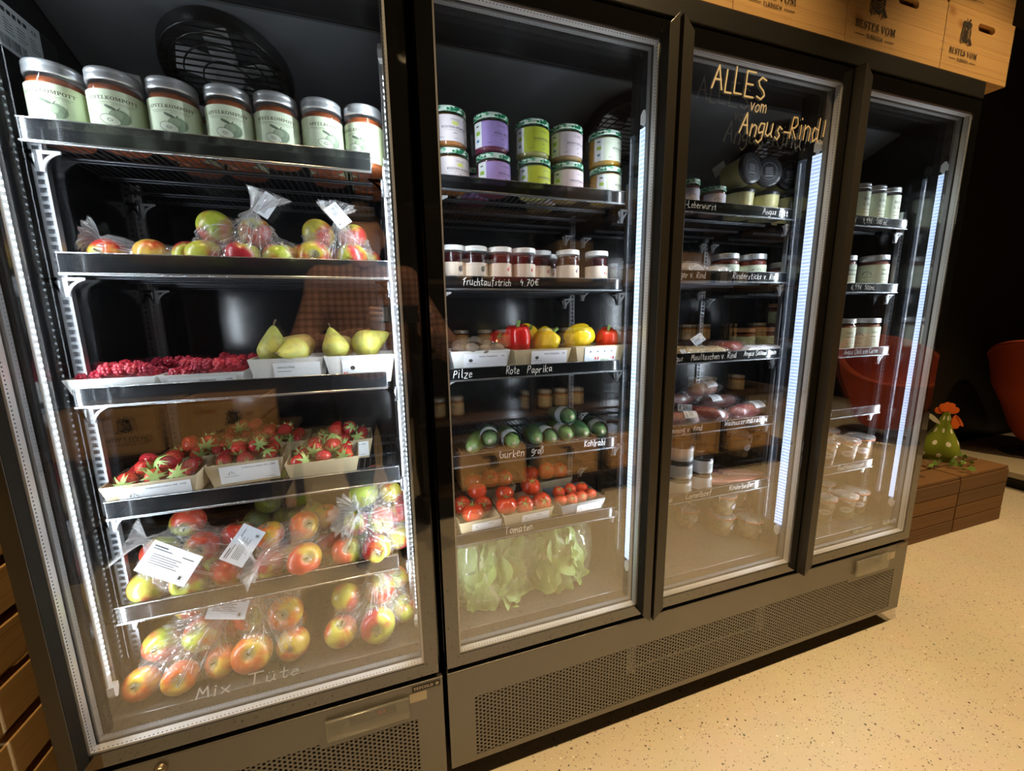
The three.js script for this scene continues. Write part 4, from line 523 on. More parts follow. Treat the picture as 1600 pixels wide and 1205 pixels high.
const KRAUT = [['KÜSTEN-KIMCHI', '#dcd2d4', [168, 104, 40], 0.187, 'pale pink label and orange kimchi', true, 0.0], ['KÖHL-MIX', '#a98fd0', [110, 34, 58], 0.295, 'purple label'], ['SAUERKRAUT', '#c3cf3c', [178, 172, 110], 0.405, 'lime green label'], ['KRAUT&RÜBEN', '#dccbd2', [150, 120, 62], 0.5, 'pinkish white label and a white strip'], ['KÜSTENGOLD', '#d6dcc6', [170, 128, 30], 0.618, 'cream label and golden contents']];
KRAUT.forEach(([title, bg, col, x, look, bx], i) => {
  const p = jar({ r: 0.0435, h: 0.0895, lidH: 0.012, lid: lidPattern, fill: contentMat(...col, 40 + i), label: krautLabel(title, bg, bx), arc: 3.0, l0: 0.012, l1: 0.068, lidK: 1.01, shoulder: 0.97 });
  [0, 1].forEach((k) => place(p, 'pickle_jar', `${k ? 'upper' : 'lower'} jar of the stack with the ${look}`, 'jar', [x + (k ? -0.002 : 0.002), S(1.556) + k * 0.0892, -0.16], [0.1, 0.25, 0.2, 0.2, 0.45][i] - 0.12 + (k ? 0 : 0.12), 'stacked pickle jars'));
  if (i === 1 || i === 3) place(p, 'pickle_jar', `jar standing in the back row behind the ${look}`, 'jar', [x - 0.03, S(1.556), -0.27], 0, 'pickle jars in the back row');
});
// jams
const jamPics = [['#3b2f3a', '#4f3b48'], ['#2f3a30', '#43503f'], ['#c2453c', '#d8776a'], ['#c44d48', '#d98378'], ['#a23b3a', '#c46b60'], ['#4b3a5e', '#6a5480'], ['#9b2f3f', '#b7505c']];
const jamFill = contentMat(52, 6, 10, 61, 0.25);
jamPics.map(([a, b], i) => jar({ r: 0.031, h: 0.098, lidH: 0.0125, lid: lidWhite, fill: jamFill, arc: 4.8, l0: 0.014, l1: 0.056, shoulder: 0.96, lidK: 1.03, label: tex(512, 128, (c, w, h) => { c.fillStyle = '#d9c8b6'; c.fillRect(0, 0, w, h); c.fillStyle = a; c.beginPath(); if (i === 6) { c.arc(250, 60, 9, 0, 7); c.arc(278, 62, 9, 0, 7); c.fill(); c.strokeStyle = a; c.lineWidth = 3; c.beginPath(); c.moveTo(250, 52); c.lineTo(268, 26); c.lineTo(278, 52); c.stroke(); } else { c.ellipse(265, 48, i < 2 ? 20 : 13, i < 2 ? 22 : 12, 0.3, 0, 7); c.fill(); c.fillStyle = b; c.beginPath(); c.ellipse(280, 30, 12, 5, -0.4, 0, 7); c.fill(); } c.fillStyle = 'rgba(90,70,60,0.5)'; c.fillRect(232, 92, 60, 4); c.fillRect(240, 102, 44, 3); }) })).forEach((p, i) => {
  const X = [0.183, 0.2405, 0.307, 0.372, 0.430, 0.502, 0.592][i], Z = [-0.15, -0.15, -0.15, -0.15, -0.178, -0.15, -0.15][i];
  place(p, 'jam_jar', `${NTH[i]} white-lidded jam jar from the left on the shelf of fruit spreads`, 'jar', [X, S(1.33), Z], 0.35, 'jam jars in the front row');
  if (i > 3 && i < 6) place(p, 'jam_jar', 'white-lidded jam jar standing in the back row of the fruit spreads', 'jar', [X + 0.045, S(1.33), -0.235], 0.2, 'jam jars in the back row');
});
// mushrooms and peppers
const b3 = S(1.105);
const pilzLabel = tex(512, 160, (c, w, h) => { c.fillStyle = '#e6e6ec'; c.fillRect(0, 0, w, h); c.fillStyle = '#333'; c.font = 'bold 20px serif'; c.fillText('braune Champignons', 180, 34); c.fillText('3,90', 440, 34); c.beginPath(); c.ellipse(80, 60, 24, 15, 0, 0, 7); c.fill(); c.fillStyle = '#999'; c.fillRect(30, 84, 120, 4); });
const beeren = tex(512, 160, (c, w, h) => { c.fillStyle = '#dfe6ee'; c.fillRect(0, 0, w, h); c.fillStyle = '#3b4652'; for (let k = 0; k < 4; k++) { c.beginPath(); c.moveTo(70 + k * 115, 44); c.lineTo(90 + k * 115, 24); c.lineTo(112 + k * 115, 44); c.fill(); } c.fillStyle = '#c8493e'; for (let k = 0; k < 16; k++) { c.beginPath(); c.arc(180 + (k % 8) * 42, 94 + (k / 8 | 0) * 44, 15, 0, 7); c.fill(); } c.fillStyle = '#f0f4e4'; c.fillRect(235, 78, 200, 62); c.fillStyle = '#2c6b3a'; c.font = 'italic bold 40px serif'; c.fillText('Beeren', 262, 124); });
punnet('white card punnet of brown mushrooms above the word Pilze', [0.240, b3, -0.17], 0, 0.158, 0.12, 0.061, cardWhite, [pilzLabel, 0.115, 0.78, 0.012], 'vegetable punnets');
punnet('labelled card punnet holding a red and yellow pepper', [0.412, b3, -0.17], 0, 0.165, 0.125, 0.059, cardTan, [pilzLabel, 0.105, 0.85, 0.018], 'vegetable punnets');
punnet('card punnet printed with berries holding a yellow and a red pepper', [0.588, b3, -0.17], 0, 0.158, 0.125, 0.062, cardTan, [beeren, 0.10, 0.9, 0.0], 'vegetable punnets');
{ const R = rng(71); [[-0.052, 0.056, 0.03], [-0.02, 0.06, 0.035], [0.015, 0.055, 0.035], [0.05, 0.056, 0.03], [-0.045, 0.065, -0.005], [-0.005, 0.074, 0.0], [0.03, 0.066, 0.0], [0.058, 0.058, -0.01], [-0.03, 0.068, -0.035], [0.015, 0.07, -0.035]].forEach(([x, y, z]) => { const m = mushroom.clone(); m.name = numbered('mushroom'); m.scale.setScalar(0.0195 + R() * 0.003); m.position.set(0.240 + x, b3 + y, -0.165 + z); m.rotation.set((R() - 0.3) * 1.4, R() * 6, (R() - 0.5) * 1.6); scene.add(m); tag(m, 'brown capped mushroom in the white punnet above the word Pilze', 'mushroom', 'mushrooms'); }); }
const redPep = pepper([0.56, 0.012, 0.01]), yelPep = pepper([0.74, 0.50, 0.012]), orPep = pepper([0.62, 0.035, 0.008]);
[[redPep, [0.357, b3 + 0.083, -0.155], [0.1, 0.4, 0.1], 0.041, 'tall bright red bell pepper standing left in the pepper punnet'], [yelPep, [0.437, b3 + 0.074, -0.155], [0.7, 0.5, -0.7], 0.040, 'yellow bell pepper leaning beside the red one'], [yelPep, [0.545, b3 + 0.084, -0.16], [0.3, 0.2, -1.35], 0.041, 'large yellow bell pepper lying across the berry-printed punnet'], [orPep, [0.635, b3 + 0.073, -0.155], [0.2, 1, 0.2], 0.036, 'orange-red bell pepper at the right of the berry-printed punnet'], [redPep, [0.318, b3 + 0.068, -0.225], [0.3, 1.4, 0.6], 0.036, 'dark red bell pepper half hidden behind the mushrooms'], [yelPep, [0.40, b3 + 0.09, -0.215], [0.5, 2, 0.4], 0.034, 'yellow pepper at the back between the two front peppers']].forEach(([p, pos, rot, s, label]) => { const m = p.clone(); m.name = numbered('bell_pepper'); m.scale.setScalar(s); m.position.set(...pos); m.rotation.set(...rot); scene.add(m); tag(m, label, 'pepper'); });
// cucumbers
const b4 = S(0.876), paperBand = std({ color: lin(0.62, 0.66, 0.68), roughness: 0.5 });
[[0.205, 0.026, -0.125, -0.35, 0.10, 1, 0, 'leftmost cucumber with a yellowish tip'], [0.262, 0.04, -0.13, -0.2, 0.12, 0, 1, 'second cucumber from the left in a paper band'], [0.330, 0.027, -0.122, -0.12, 0.10, 1, 1, 'third cucumber from the left with a lime green tip'], [0.400, 0.03, -0.124, -0.22, 0.14, 0, 0, 'fourth cucumber from the left without a band'], [0.448, 0.027, -0.120, -0.05, 0.10, 0, 1, 'short banded cucumber in the middle of the row'], [0.500, 0.032, -0.124, -0.12, 0.12, 1, 1, 'pale banded cucumber right of the middle'], [0.556, 0.03, -0.130, -0.2, 0.12, 0, 0, 'second cucumber from the right'], [0.612, 0.03, -0.128, -0.25, 0.12, 0, 1, 'rightmost cucumber with a wide white band'], [0.512, 0.083, -0.135, -0.12, 0.16, 0, 1, 'cucumber lying on top of the others with a white band']].forEach(([x, y, z, ry, rx, k, band, label]) => {
  const m = cucumbers[k].clone(); m.name = numbered('cucumber'); m.position.set(x, b4 + y, z); m.rotation.set(-rx, ry, 0, 'YXZ'); scene.add(m); tag(m, label, 'cucumber', 'cucumbers');
  if (band) part('paper_band', new THREE.CylinderGeometry(0.0272, 0.0272, 0.05, 20, 1, true).rotateX(PI / 2).translate(0.002, 0, -0.062), paperBand, m, 'white paper band');
});
// tomatoes
const b5 = S(0.653), tomLabel = tex(512, 160, (c, w, h) => { c.fillStyle = '#e9e6e2'; c.fillRect(0, 0, w, h); c.fillStyle = '#333'; c.beginPath(); c.arc(80, 56, 16, 0, 7); c.stroke(); c.fillRect(68, 52, 24, 9); c.font = 'bold 20px serif'; c.fillText('Tomaten', 280, 40); });
[[0.218, 0.115, cardTan, 'left card punnet of large tomatoes', [[-0.01, 0.058, 0.03, 0.031], [-0.03, 0.056, -0.03, 0.028], [0.03, 0.055, -0.01, 0.027], [0.02, 0.09, -0.04, 0.03]]], [0.362, 0.155, cardTan, 'middle card punnet with three large tomatoes in front', [[-0.054, 0.064, 0.028, 0.031], [0.0, 0.055, 0.03, 0.0285], [0.055, 0.056, 0.03, 0.029], [-0.04, 0.07, -0.035, 0.028], [0.045, 0.08, -0.035, 0.03]]], [0.535, 0.15, trayBlue, 'dark tray of small vine tomatoes', [[-0.055, 0.05, 0.025, 0.02], [-0.02, 0.048, 0.03, 0.02], [0.015, 0.05, 0.025, 0.019], [0.05, 0.052, 0.02, 0.019], [-0.04, 0.052, -0.02, 0.02], [0.0, 0.055, -0.02, 0.02], [0.04, 0.055, -0.02, 0.02]]], [0.30, 0.15, cardTan, 'card punnet of tomatoes in the back row', [[-0.05, 0.07, 0.0, 0.03], [0.01, 0.072, 0.0, 0.03], [0.055, 0.07, 0.01, 0.028]], -0.32], [0.50, 0.15, cardTan, 'second card punnet of tomatoes in the back row', [[-0.05, 0.07, 0.0, 0.03], [0.01, 0.072, 0.0, 0.03], [0.055, 0.07, 0.01, 0.028]], -0.32]].forEach(([x, w, mat, label, list, z = -0.165]) => {
  const back = z < -0.2; punnet(label + ' above the word Tomaten', [x, b5, z], 0.05, w, 0.13, back ? 0.062 : 0.052, mat, back ? null : [tomLabel, 0.085, 0.7, 0.02], 'tomato punnets');
  list.forEach(([a, y, d, r], k) => { const m = tomato.clone(); m.name = numbered('tomato'); m.scale.setScalar(r); m.position.set(x + a, b5 + y, z + d); m.rotation.set(0.5 * (k % 3), k * 1.3, 0.4 * (k % 2)); scene.add(m); tag(m, `tomato in the ${label.replace(/ of .*| with .*/, '')} above the word Tomaten`, 'tomato', label.slice(0, 40)); });
});
// lettuce in a clear bag
function lettuce(label, pos, n, seed, w, h) {
  const t = thing('lettuce', label, 'lettuce', pos, 0, 'heads of lettuce'), R = rng(seed), mat = phy({ vertexColors: true, roughness: 0.5, side: THREE.DoubleSide });
  for (let k = 0; k < n; k++) {      // leaves lie over one another round a dome, ruffled at the rim
    const f = k / n, a0 = (R() - 0.5) * 2.5, b0 = 0.05 + R() * 1.0, sa = 0.50 + R() * 0.25, sb = 0.42 + R() * 0.25, s = R() * 9, roll = 1.2 + (R() - 0.5) * 1.5, up = 0.80 + 0.24 * f;
    const g = sheet((u, v) => { const x = (u - 0.5) * 2, y = (v - 0.5) * 2, d = Math.min(1.3, Math.hypot(x, y)), w_ = (1 - 0.25 * y * y), X = (x * w_ * Math.cos(roll) - y * Math.sin(roll)), Y_ = (x * w_ * Math.sin(roll) + y * Math.cos(roll)), a = a0 + X * sa, b = b0 + Y_ * sb, lift = 0.10 * Math.pow(d, 4) * (0.6 + 0.5 * Math.sin(6 * Math.atan2(y, x) + s)) + 0.035 * noise(X * 3, Y_ * 3, s) + 0.03 * Math.exp(-((x / 0.12) ** 2)), q = up + lift; return [Math.sin(a) * Math.cos(b) * q * w * 0.5, Math.max(0.0015, Math.sin(b) * q * h * 0.93), 0.0 + Math.cos(a) * Math.cos(b) * q * 0.105]; }, 16, 16, (u, v) => { const x = Math.abs(u - 0.5) * 2, rib = Math.exp(-((x / 0.08) ** 2)) * 0.9, vein = Math.pow(Math.max(0, Math.sin((v * 1.1 + x * 0.5) * 30)), 4) * 0.5; return mixc(mixc([0.24, 0.42, 0.08], [0.46, 0.60, 0.24], clamp(0.35 + 0.5 * noise(u * 4, v * 4, s) + vein)), [0.66, 0.72, 0.46], rib); });
    part('leaf', g, mat, t);
  }
  part('clear_bag', body((a, v) => { const p = v * PI, q = Math.pow(Math.sin(p), 0.45); return [Math.cos(a) * q * w * 0.56 + 0.004 * Math.sin(9 * a), h * 0.57 + Math.cos(p) * h * 0.565 + 0.004 * noise(a * 3, v * 9, seed), 0.05 + Math.sin(a) * q * 0.085 + 0.006 * noise(a * 4, v * 6, seed)]; }, 40, 24), wrap, t);
}
lettuce('large bagged head of pale green lettuce left on the fridge floor', [0.27, IN.y0 + 0.001, -0.215], 30, 81, 0.25, 0.20);
lettuce('smaller bagged lettuce with pointed leaves right of the large head', [0.482, IN.y0 + 0.001, -0.215], 22, 83, 0.20, 0.18);
lettuce('thin bag with a few wilted lettuce leaves near the light strip', [0.60, IN.y0 + 0.001, -0.36], 6, 87, 0.12, 0.17);

// second door: meat goods
const c1 = S(1.551), c2 = S(1.358), c3 = S(1.113), c4 = S(0.886), c5 = S(0.655), e1 = S(1.551), e2 = S(1.329), e3 = S(1.101), e5 = S(0.655);
const greyLabel = (t1, t2, bg = '#dfe6cc') => tex(512, 256, (c, w, h) => { c.fillStyle = bg; c.fillRect(0, 0, w, h); c.fillStyle = '#4b4a40'; c.lineWidth = 5; c.strokeStyle = '#333'; c.beginPath(); c.moveTo(120, 110); c.quadraticCurveTo(150, 60, 190, 84); c.quadraticCurveTo(210, 92, 206, 116); c.moveTo(134, 112); c.lineTo(140, 84); c.moveTo(176, 114); c.lineTo(178, 92); c.stroke(); c.font = 'bold 34px serif'; c.fillText(t1, 290, 74); c.fillText(t2, 290, 122); c.fillStyle = '#8c8c7c'; c.fillRect(110, 136, 110, 5); c.fillRect(290, 150, 120, 5); c.fillRect(290, 176, 150, 5); c.fillRect(110, 196, 90, 5); });
const liver = jar({ r: 0.038, h: 0.094, lidH: 0.014, lid: lidPattern, fill: contentMat(150, 98, 84, 91), label: greyLabel('Leber', 'wurst', '#d8d4e4'), arc: 3.4, l0: 0.012, l1: 0.066, lidK: 1.02, shoulder: 0.97 });
place(liver, 'sausage_jar', 'tall jar with a green patterned lid at the left of the lard tubs', 'jar', [0.905, c1, -0.17], 0.4); { const t = place(liver, 'sausage_jar', 'low jar with a green patterned lid next to the lard tubs', 'jar', [1.0, c1, -0.165], 0.3); t.scale.y = 0.85; }
const lardTex = tex(256, 256, (c, w, h) => { c.fillStyle = '#17181a'; c.fillRect(0, 0, w, h); c.strokeStyle = '#8d9196'; c.lineWidth = 3; c.beginPath(); c.arc(128, 128, 88, 0, 7); c.stroke(); c.fillStyle = '#a5a9ae'; for (let k = 0; k < 6; k++) c.fillRect(84, 92 + k * 13, 88, 3); c.fillRect(80, 176, 96, 7); });
const lardTub = (() => { const t = new THREE.Group(); part('tub', lathe([[0, 0], [0.038, 0], [0.040, 0.003], [0.0435, 0.072], [0.0445, 0.074]], 32), phy({ color: lin(0.55, 0.50, 0.22), roughness: 0.4 }), t); const l = part('lid', lathe([[0, 0.011], [0.041, 0.011], [0.0455, 0.009], [0.047, 0.0], [0.0455, -0.002]], 32), lidBlack, t); l.position.y = 0.073; const p = part('lid_print', new THREE.CircleGeometry(0.037, 32).rotateX(-PI / 2), std({ map: lardTex, roughness: 0.4 }), t); p.position.y = 0.0845; return t; })();
[[1.115, 'left'], [1.222, 'middle'], [1.325, 'right']].forEach(([x, w], i) => { place(lardTub, 'lard_tub', `${w} upright yellow tub with black lid under the lying tubs`, 'tub', [x, c1, -0.175], 0, 'tubs of lard'); const t = place(lardTub, 'lard_tub', `${w} yellow tub lying with its black lid to the front`, 'tub', [x - 0.008, c1 + 0.0845 + 0.0475, -0.215 - 0.005 * i], 0, 'tubs of lard'); t.rotation.set(PI / 2 - 0.1, 0, [-0.1, 0.25, 0.3][i]); });
[[1.085, 1.735, -0.24, 0.6], [1.185, 1.737, -0.235, 0.55]].forEach(([x, y, z, r], i) => { const m = single('price_slip', rbox(0.055, 0.03, 0.0006, 0.0002), M.white, `white paper slip leaning on the ${i ? 'middle' : 'left'} lying tub`, 'slip'); m.position.set(x + 0.01, y - 0.005, z); m.rotation.z = r; });
const stew = contentMat(112, 40, 16, 93), chili = contentMat(126, 66, 24, 94), rindJar = jar({ r: 0.043, h: 0.088, lidH: 0.017, lid: lidSilver, fill: stew, label: greyLabel('Rinder', 'sticks'), arc: 4, l0: 0.008, l1: 0.05 });
[[1.105, -0.2, 'first'], [1.212, -0.19, 'second'], [1.297, -0.27, 'third'], [1.372, -0.2, 'fourth']].forEach(([x, z, w], i) => place(rindJar, 'meat_jar', `${w} silver-lidded jar behind the rail reading Rindersticks`, 'jar', [x, i > 2 ? e2 + 0.01 : c2, z], 0.2, 'silver-lidded jars on the second shelf'));
// flat vacuum packs: lumpy cushions
function pack(label, pos, ry, w, d, h, col, o = {}) {
  const t = thing(o.name ?? 'meat_pack', label, o.cat ?? 'package', pos, ry, o.group), sd = o.seed ?? 1;
  part('meat', body((a, v) => { const p = v * PI, q = Math.pow(Math.sin(p), 0.55), sq = 1 / Math.pow(Math.pow(Math.abs(Math.cos(a)), 5) + Math.pow(Math.abs(Math.sin(a)), 5), 0.2); return [Math.cos(a) * q * sq * w * 0.44, h * 0.5 + Math.cos(p) * h * 0.46 * (1 + 0.35 * noise(Math.cos(a) * 3 * q, sd, Math.sin(a) * 3 * q)), Math.sin(a) * q * sq * d * 0.42]; }, 26, 12), phy({ roughness: 0.42, map: col }), t);
  part('film', body((a, v) => { const p = v * PI, q = Math.pow(Math.sin(p), 0.5), sq = 1 / Math.pow(Math.pow(Math.abs(Math.cos(a)), 7) + Math.pow(Math.abs(Math.sin(a)), 7), 1 / 7), e = smooth(0.75, 1, q); return [Math.cos(a) * q * sq * w * 0.52, h * 0.5 + Math.cos(p) * h * 0.54 * (1 + 0.3 * noise(Math.cos(a) * 3 * q, sd, Math.sin(a) * 3 * q)) + e * 0.003 * Math.sin(a * 9 + sd), Math.sin(a) * q * sq * d * 0.52]; }, 44, 16), wrap, t);
  if (o.lab) { const p = part('paper_label', plane(o.lab[0], o.lab[1]), std({ map: bagTag, roughness: 0.5 }), t, 'white printed label'); p.position.set(o.lab[2] ?? 0, h * (o.lab[3] ?? 0.75), o.lab[4] ?? d * 0.4); p.rotation.set(o.lab[5] ?? -0.8, 0, o.lab[6] ?? 0); }
  return t;
}
const meatTex = (a, b, sd) => tex(128, 128, (c, w, h) => { const R = rng(sd); c.fillStyle = css(...a); c.fillRect(0, 0, w, h); for (let i = 0; i < 300; i++) { c.fillStyle = R() < 0.6 ? `rgba(${b[0]},${b[1]},${b[2]},0.35)` : `rgba(${a[0] * 0.7 | 0},${a[1] * 0.7 | 0},${a[2] * 0.7 | 0},0.4)`; c.beginPath(); c.ellipse(R() * w, R() * h, 1 + R() * 4, 1 + R() * 2.5, R() * 3, 0, 7); c.fill(); } });
const mRed = meatTex([140, 48, 42], [205, 150, 140], 5), mPale = meatTex([196, 176, 128], [220, 206, 170], 6), mDark = meatTex([104, 40, 34], [170, 110, 100], 7), mWhite = meatTex([214, 214, 218], [235, 235, 238], 8), mPink = meatTex([178, 104, 90], [220, 170, 150], 9);
pack('white folded pack at the left of the rail reading Rindersticks', [0.90, c2, -0.16], 0.1, 0.11, 0.12, 0.048, mWhite, { seed: 2 }); pack('second white folded pack beside the silver-lidded jars', [1.01, c2, -0.155], -0.1, 0.09, 0.11, 0.042, mWhite, { seed: 3 });
pack('pack of pale filled pasta behind the word Maultaschen', [0.925, c3, -0.16], 0.1, 0.12, 0.11, 0.036, mPale, { seed: 4, lab: [0.04, 0.025, -0.04, 0.6] }); pack('second pack of pale filled pasta with a loose label', [1.02, c3, -0.165], -0.15, 0.11, 0.11, 0.034, mPale, { seed: 5, lab: [0.05, 0.03, -0.02, 1.6, -0.02, -0.5, 0.5] });
pack('red meat pack in crumpled film between pasta and salami', [1.115, c3, -0.175], 0.3, 0.10, 0.10, 0.045, mRed, { seed: 6 }); pack('flat white-wrapped salami pack reaching past the rail end', [1.225, c3, -0.14], 0.05, 0.2, 0.075, 0.032, mWhite, { seed: 7 });
const chiliJar = jar({ r: 0.044, h: 0.094, lidH: 0.016, lid: lidOrange, fill: chili, label: greyLabel('Chili', 'con Carne', '#cfd9a8'), arc: 3.2, l0: 0.014, l1: 0.06 });
[[1.376, 0, 'left'], [1.48, 0, 'middle'], [1.578, 0, 'right'], [1.57, 1, 'upper']].forEach(([x, k, w]) => place(chiliJar, 'chili_jar', k ? 'upper orange-lidded jar stacked at the back beside the light strip' : `${w} orange-lidded jar standing behind the salami packs`, 'jar', [x, e3 + k * 0.095, -0.35], -0.5, 'orange-lidded jars at the back'));
// sausages in film
function salami(label, pos, ry, L, r, mat, rz, sd) {
  const t = thing('salami', label, 'sausage', pos, ry, 'salamis on the fourth shelf'); t.rotation.set(0, ry, rz, 'YXZ');
  part('sausage', body((a, v) => { const q = r * Math.pow(Math.sin(clamp(v, 0.001, 0.999) * PI), 0.3) * (1 + 0.06 * noise(v * 6, a, sd)); return [(v - 0.5) * L * 0.86, r + Math.cos(a) * q, Math.sin(a) * q]; }, 18, 16), phy({ map: mat, roughness: 0.4 }), t);
  part('film', body((a, v) => { const q = (r + 0.0035) * Math.pow(Math.sin(clamp(v, 0.03, 0.97) * PI), 0.35) * (1 + 0.1 * noise(v * 11, Math.cos(a) * 2, sd + Math.sin(a))), f = Math.abs(v - 0.5) > 0.43 ? 1 : 0; return [(v - 0.5) * L * 1.12, Math.max(0.0006, r + Math.cos(a) * q * (f ? 0.4 : 1)), Math.sin(a) * q * (f ? 1.5 : 1)]; }, 26, 26), wrap, t);
  const lb = part('paper_label', new THREE.CylinderGeometry(r + 0.004, r + 0.004, L * 0.26, 18, 1, true, 0.4, 2.6).rotateZ(PI / 2), std({ map: bagTag, roughness: 0.5 }), t, 'white printed label'); lb.position.set(L * (sd % 2 ? 0.22 : -0.2), r, 0);
}
salami('pinkish salami pack at the far left above the word mining', [0.905, c4, -0.15], -0.35, 0.16, 0.024, mPink, 0, 1); salami('salami in glossy film slanting forward with a pale label', [0.99, c4 + 0.012, -0.16], -0.75, 0.17, 0.024, mRed, 0.05, 2); salami('thick salami with a white label beside the mullion', [1.205, c4, -0.16], 0.12, 0.2, 0.026, mRed, 0, 3); salami('dark salami lying behind the thick one', [1.14, c4 + 0.03, -0.215], 0.1, 0.18, 0.023, mDark, 0, 4); salami('dark salami at the back left of the shelf', [0.98, c4 + 0.045, -0.235], 0.2, 0.17, 0.023, mDark, 0, 5); salami('short salami in crumpled film in the middle', [1.07, c4, -0.14], 0.4, 0.11, 0.02, mPink, 0, 6); salami('upper salami resting on the back pile', [1.06, c4 + 0.078, -0.22], -0.1, 0.15, 0.022, mDark, 0.1, 7);
// corned beef tins
const tinLabel = tex(512, 128, (c, w, h) => { c.fillStyle = '#dfe2e8'; c.fillRect(0, 0, w, h); c.fillStyle = '#77784f'; for (let k = 0; k < 5; k++) c.fillRect(150, 34 + k * 12, 70, 7); c.fillStyle = '#26262a'; c.fillRect(300, 30, 18, 66); c.fillRect(324, 46, 14, 40); c.fillRect(344, 30, 10, 50); c.fillRect(300, 30, 60, 8); });
const tin = (r) => { const t = new THREE.Group(), h = 0.0585; part('can', lathe([[0, 0], [r * 0.96, 0], [r, 0.003], [r, h - 0.003], [r * 0.97, h], [0, h - 0.001]], 32), lidBlack, t); part('label', new THREE.CylinderGeometry(r + 0.0006, r + 0.0006, 0.042, 32, 1, true).translate(0, 0.0295, 0), std({ map: tinLabel, roughness: 0.4 }), t); return t; };
const tinA = tin(0.043), tinB = tin(0.0365);
['lowest', 'middle', 'top'].forEach((w, k) => place(tinA, 'corned_beef_tin', `${w} wide black and white tin of the stack of three`, 'tin', [0.915, c5 + k * 0.0588, -0.145], -1.9 + 0.1 * k, 'tins above the word Cornedbeef')); ['lower', 'upper'].forEach((w, k) => place(tinB, 'corned_beef_tin', `${w} small tin of the stack of two`, 'tin', [1.014, c5 + k * 0.0588, -0.15], -1.6 - 0.2 * k, 'tins above the word Cornedbeef'));
[[1.16, 0.012, -0.185, -0.35, 0.26, 'upper long beef stick pack slanting to the rail end'], [1.12, 0.0, -0.155, -0.25, 0.22, 'lower long beef stick pack beside the small tins'], [1.215, 0.0, -0.14, -0.2, 0.2, 'beef stick pack ending at the light strip']].forEach(([x, y, z, r, L, label], i) => { const t = thing('beef_stick_pack', label, 'package', [x, c5 + y, z], r, 'beef stick packs'); part('sticks', merge([0, 1, 2].map((k) => rod([-L / 2, 0.009, (k - 1) * 0.014], [L / 2, 0.009, (k - 1) * 0.014], 0.0075, 10))), phy({ map: [mDark, mPink, mRed][i], roughness: 0.35 }), t); part('film', body((a, v) => { const q = Math.pow(Math.sin(clamp(v, 0.02, 0.98) * PI), 0.2); return [(v - 0.5) * L * 1.1, Math.max(0.0005, 0.009 + Math.cos(a) * 0.0095 * q), Math.sin(a) * 0.026 * (1 + 0.05 * noise(v * 14, a, i))]; }, 22, 24), wrap, t); });
// preserving jars with glass lid and orange ring
const broth = contentMat(126, 98, 62, 97), paleFill = contentMat(150, 132, 96, 98), weckTag = tex(256, 160, (c, w, h) => { c.clearRect(0, 0, w, h); c.fillStyle = '#e6e4ee'; c.beginPath(); c.ellipse(128, 96, 120, 58, 0, 0, 7); c.fill(); c.fillStyle = '#55506a'; c.font = 'italic bold 26px serif'; c.fillText('Elbdeich', 76, 104); });
function weck(r, h, fill) {
  const t = new THREE.Group(), b = h * 0.86;
  part('glass_jar', lathe([[0, 0.001], [r * 0.72, 0.001], [r * 0.78, 0.004], [r * 0.95, b * 0.85], [r, b * 0.93], [r, b]], 32), M.jarGlass, t);
  part('contents', lathe([[0, 0.003], [r * 0.70, 0.003], [r * 0.75, 0.006], [r * 0.90, b * 0.78], [0, b * 0.78]], 28), fill, t);
  part('rubber_ring', lathe([[r * 0.93, b], [r * 1.03, b], [r * 1.03, b + 0.003], [r * 0.93, b + 0.003]], 32), std({ color: lin(0.60, 0.14, 0.04), roughness: 0.6 }), t);
  part('glass_lid', lathe([[r * 1.01, b + 0.003], [r * 1.03, b + 0.007], [r * 0.9, h * 0.97], [r * 0.8, h], [0, h * 0.985]], 32), phy({ color: lin(0.85, 0.85, 0.82), transmission: 0.75, roughness: 0.08, ior: 1.5, thickness: 0 }), t);
  part('clip', merge([tube([[r * 0.5, h, 0], [r * 1.05, b + 0.008, 0], [r * 1.08, b - 0.008, 0], [r * 0.99, b - 0.014, 0]], 0.0018, 8, 5), tube([[-r * 0.5, h, 0], [-r * 1.05, b + 0.008, 0], [-r * 1.08, b - 0.008, 0], [-r * 0.99, b - 0.014, 0]], 0.0018, 8, 5)]), M.steel, t);
  const lb = part('paper_tag', new THREE.CylinderGeometry(r * 0.99, r * 0.90, h * 0.36, 20, 1, true, -0.55, 1.1).translate(0, h * 0.5, 0), std({ map: weckTag, transparent: true, roughness: 0.5 }), t, 'white oval paper tag');
  part('tag_strap', new THREE.CylinderGeometry(r * 1.035, r * 0.99, h * 0.22, 6, 1, true, 0.25, 0.25).translate(0, h * 0.74, 0), M.white, t); return t;
}
const weckA = weck(0.046, 0.104, broth), weckB = weck(0.046, 0.083, paleFill);
[[1.405, -0.35, 'broth jar with orange ring at the back behind the beef sticks'], [1.535, -0.35, 'broth jar with orange ring at the back beside the mullion']].forEach(([x, z, label]) => place(weckA, 'preserving_jar', label, 'jar', [x, e5, z], 0.1, 'preserving jars on the fifth shelf'));
[[1.105, -0.30, 0, 'single pale jar at the left on the fridge floor'], [1.19, -0.21, 0, 'lower pale jar of the left stack on the fridge floor'], [1.19, -0.21, 1, 'upper pale jar of the left stack on the fridge floor'], [1.268, -0.155, 0, 'lower pale jar of the middle stack on the fridge floor'], [1.29, -0.25, 1, 'upper pale jar set back in the middle stack'], [1.29, -0.25, 0, 'lower pale jar set back in the middle stack'], [1.372, -0.19, 0, 'lower pale jar just behind the mullion'], [1.372, -0.19, 1, 'upper pale jar just behind the mullion']].forEach(([x, z, k, label]) => place(weckB, 'preserving_jar', label, 'jar', [x, IN.y0 + 0.0005 + k * 0.0835, z], 0.5, 'pale preserving jars on the fridge floor'));
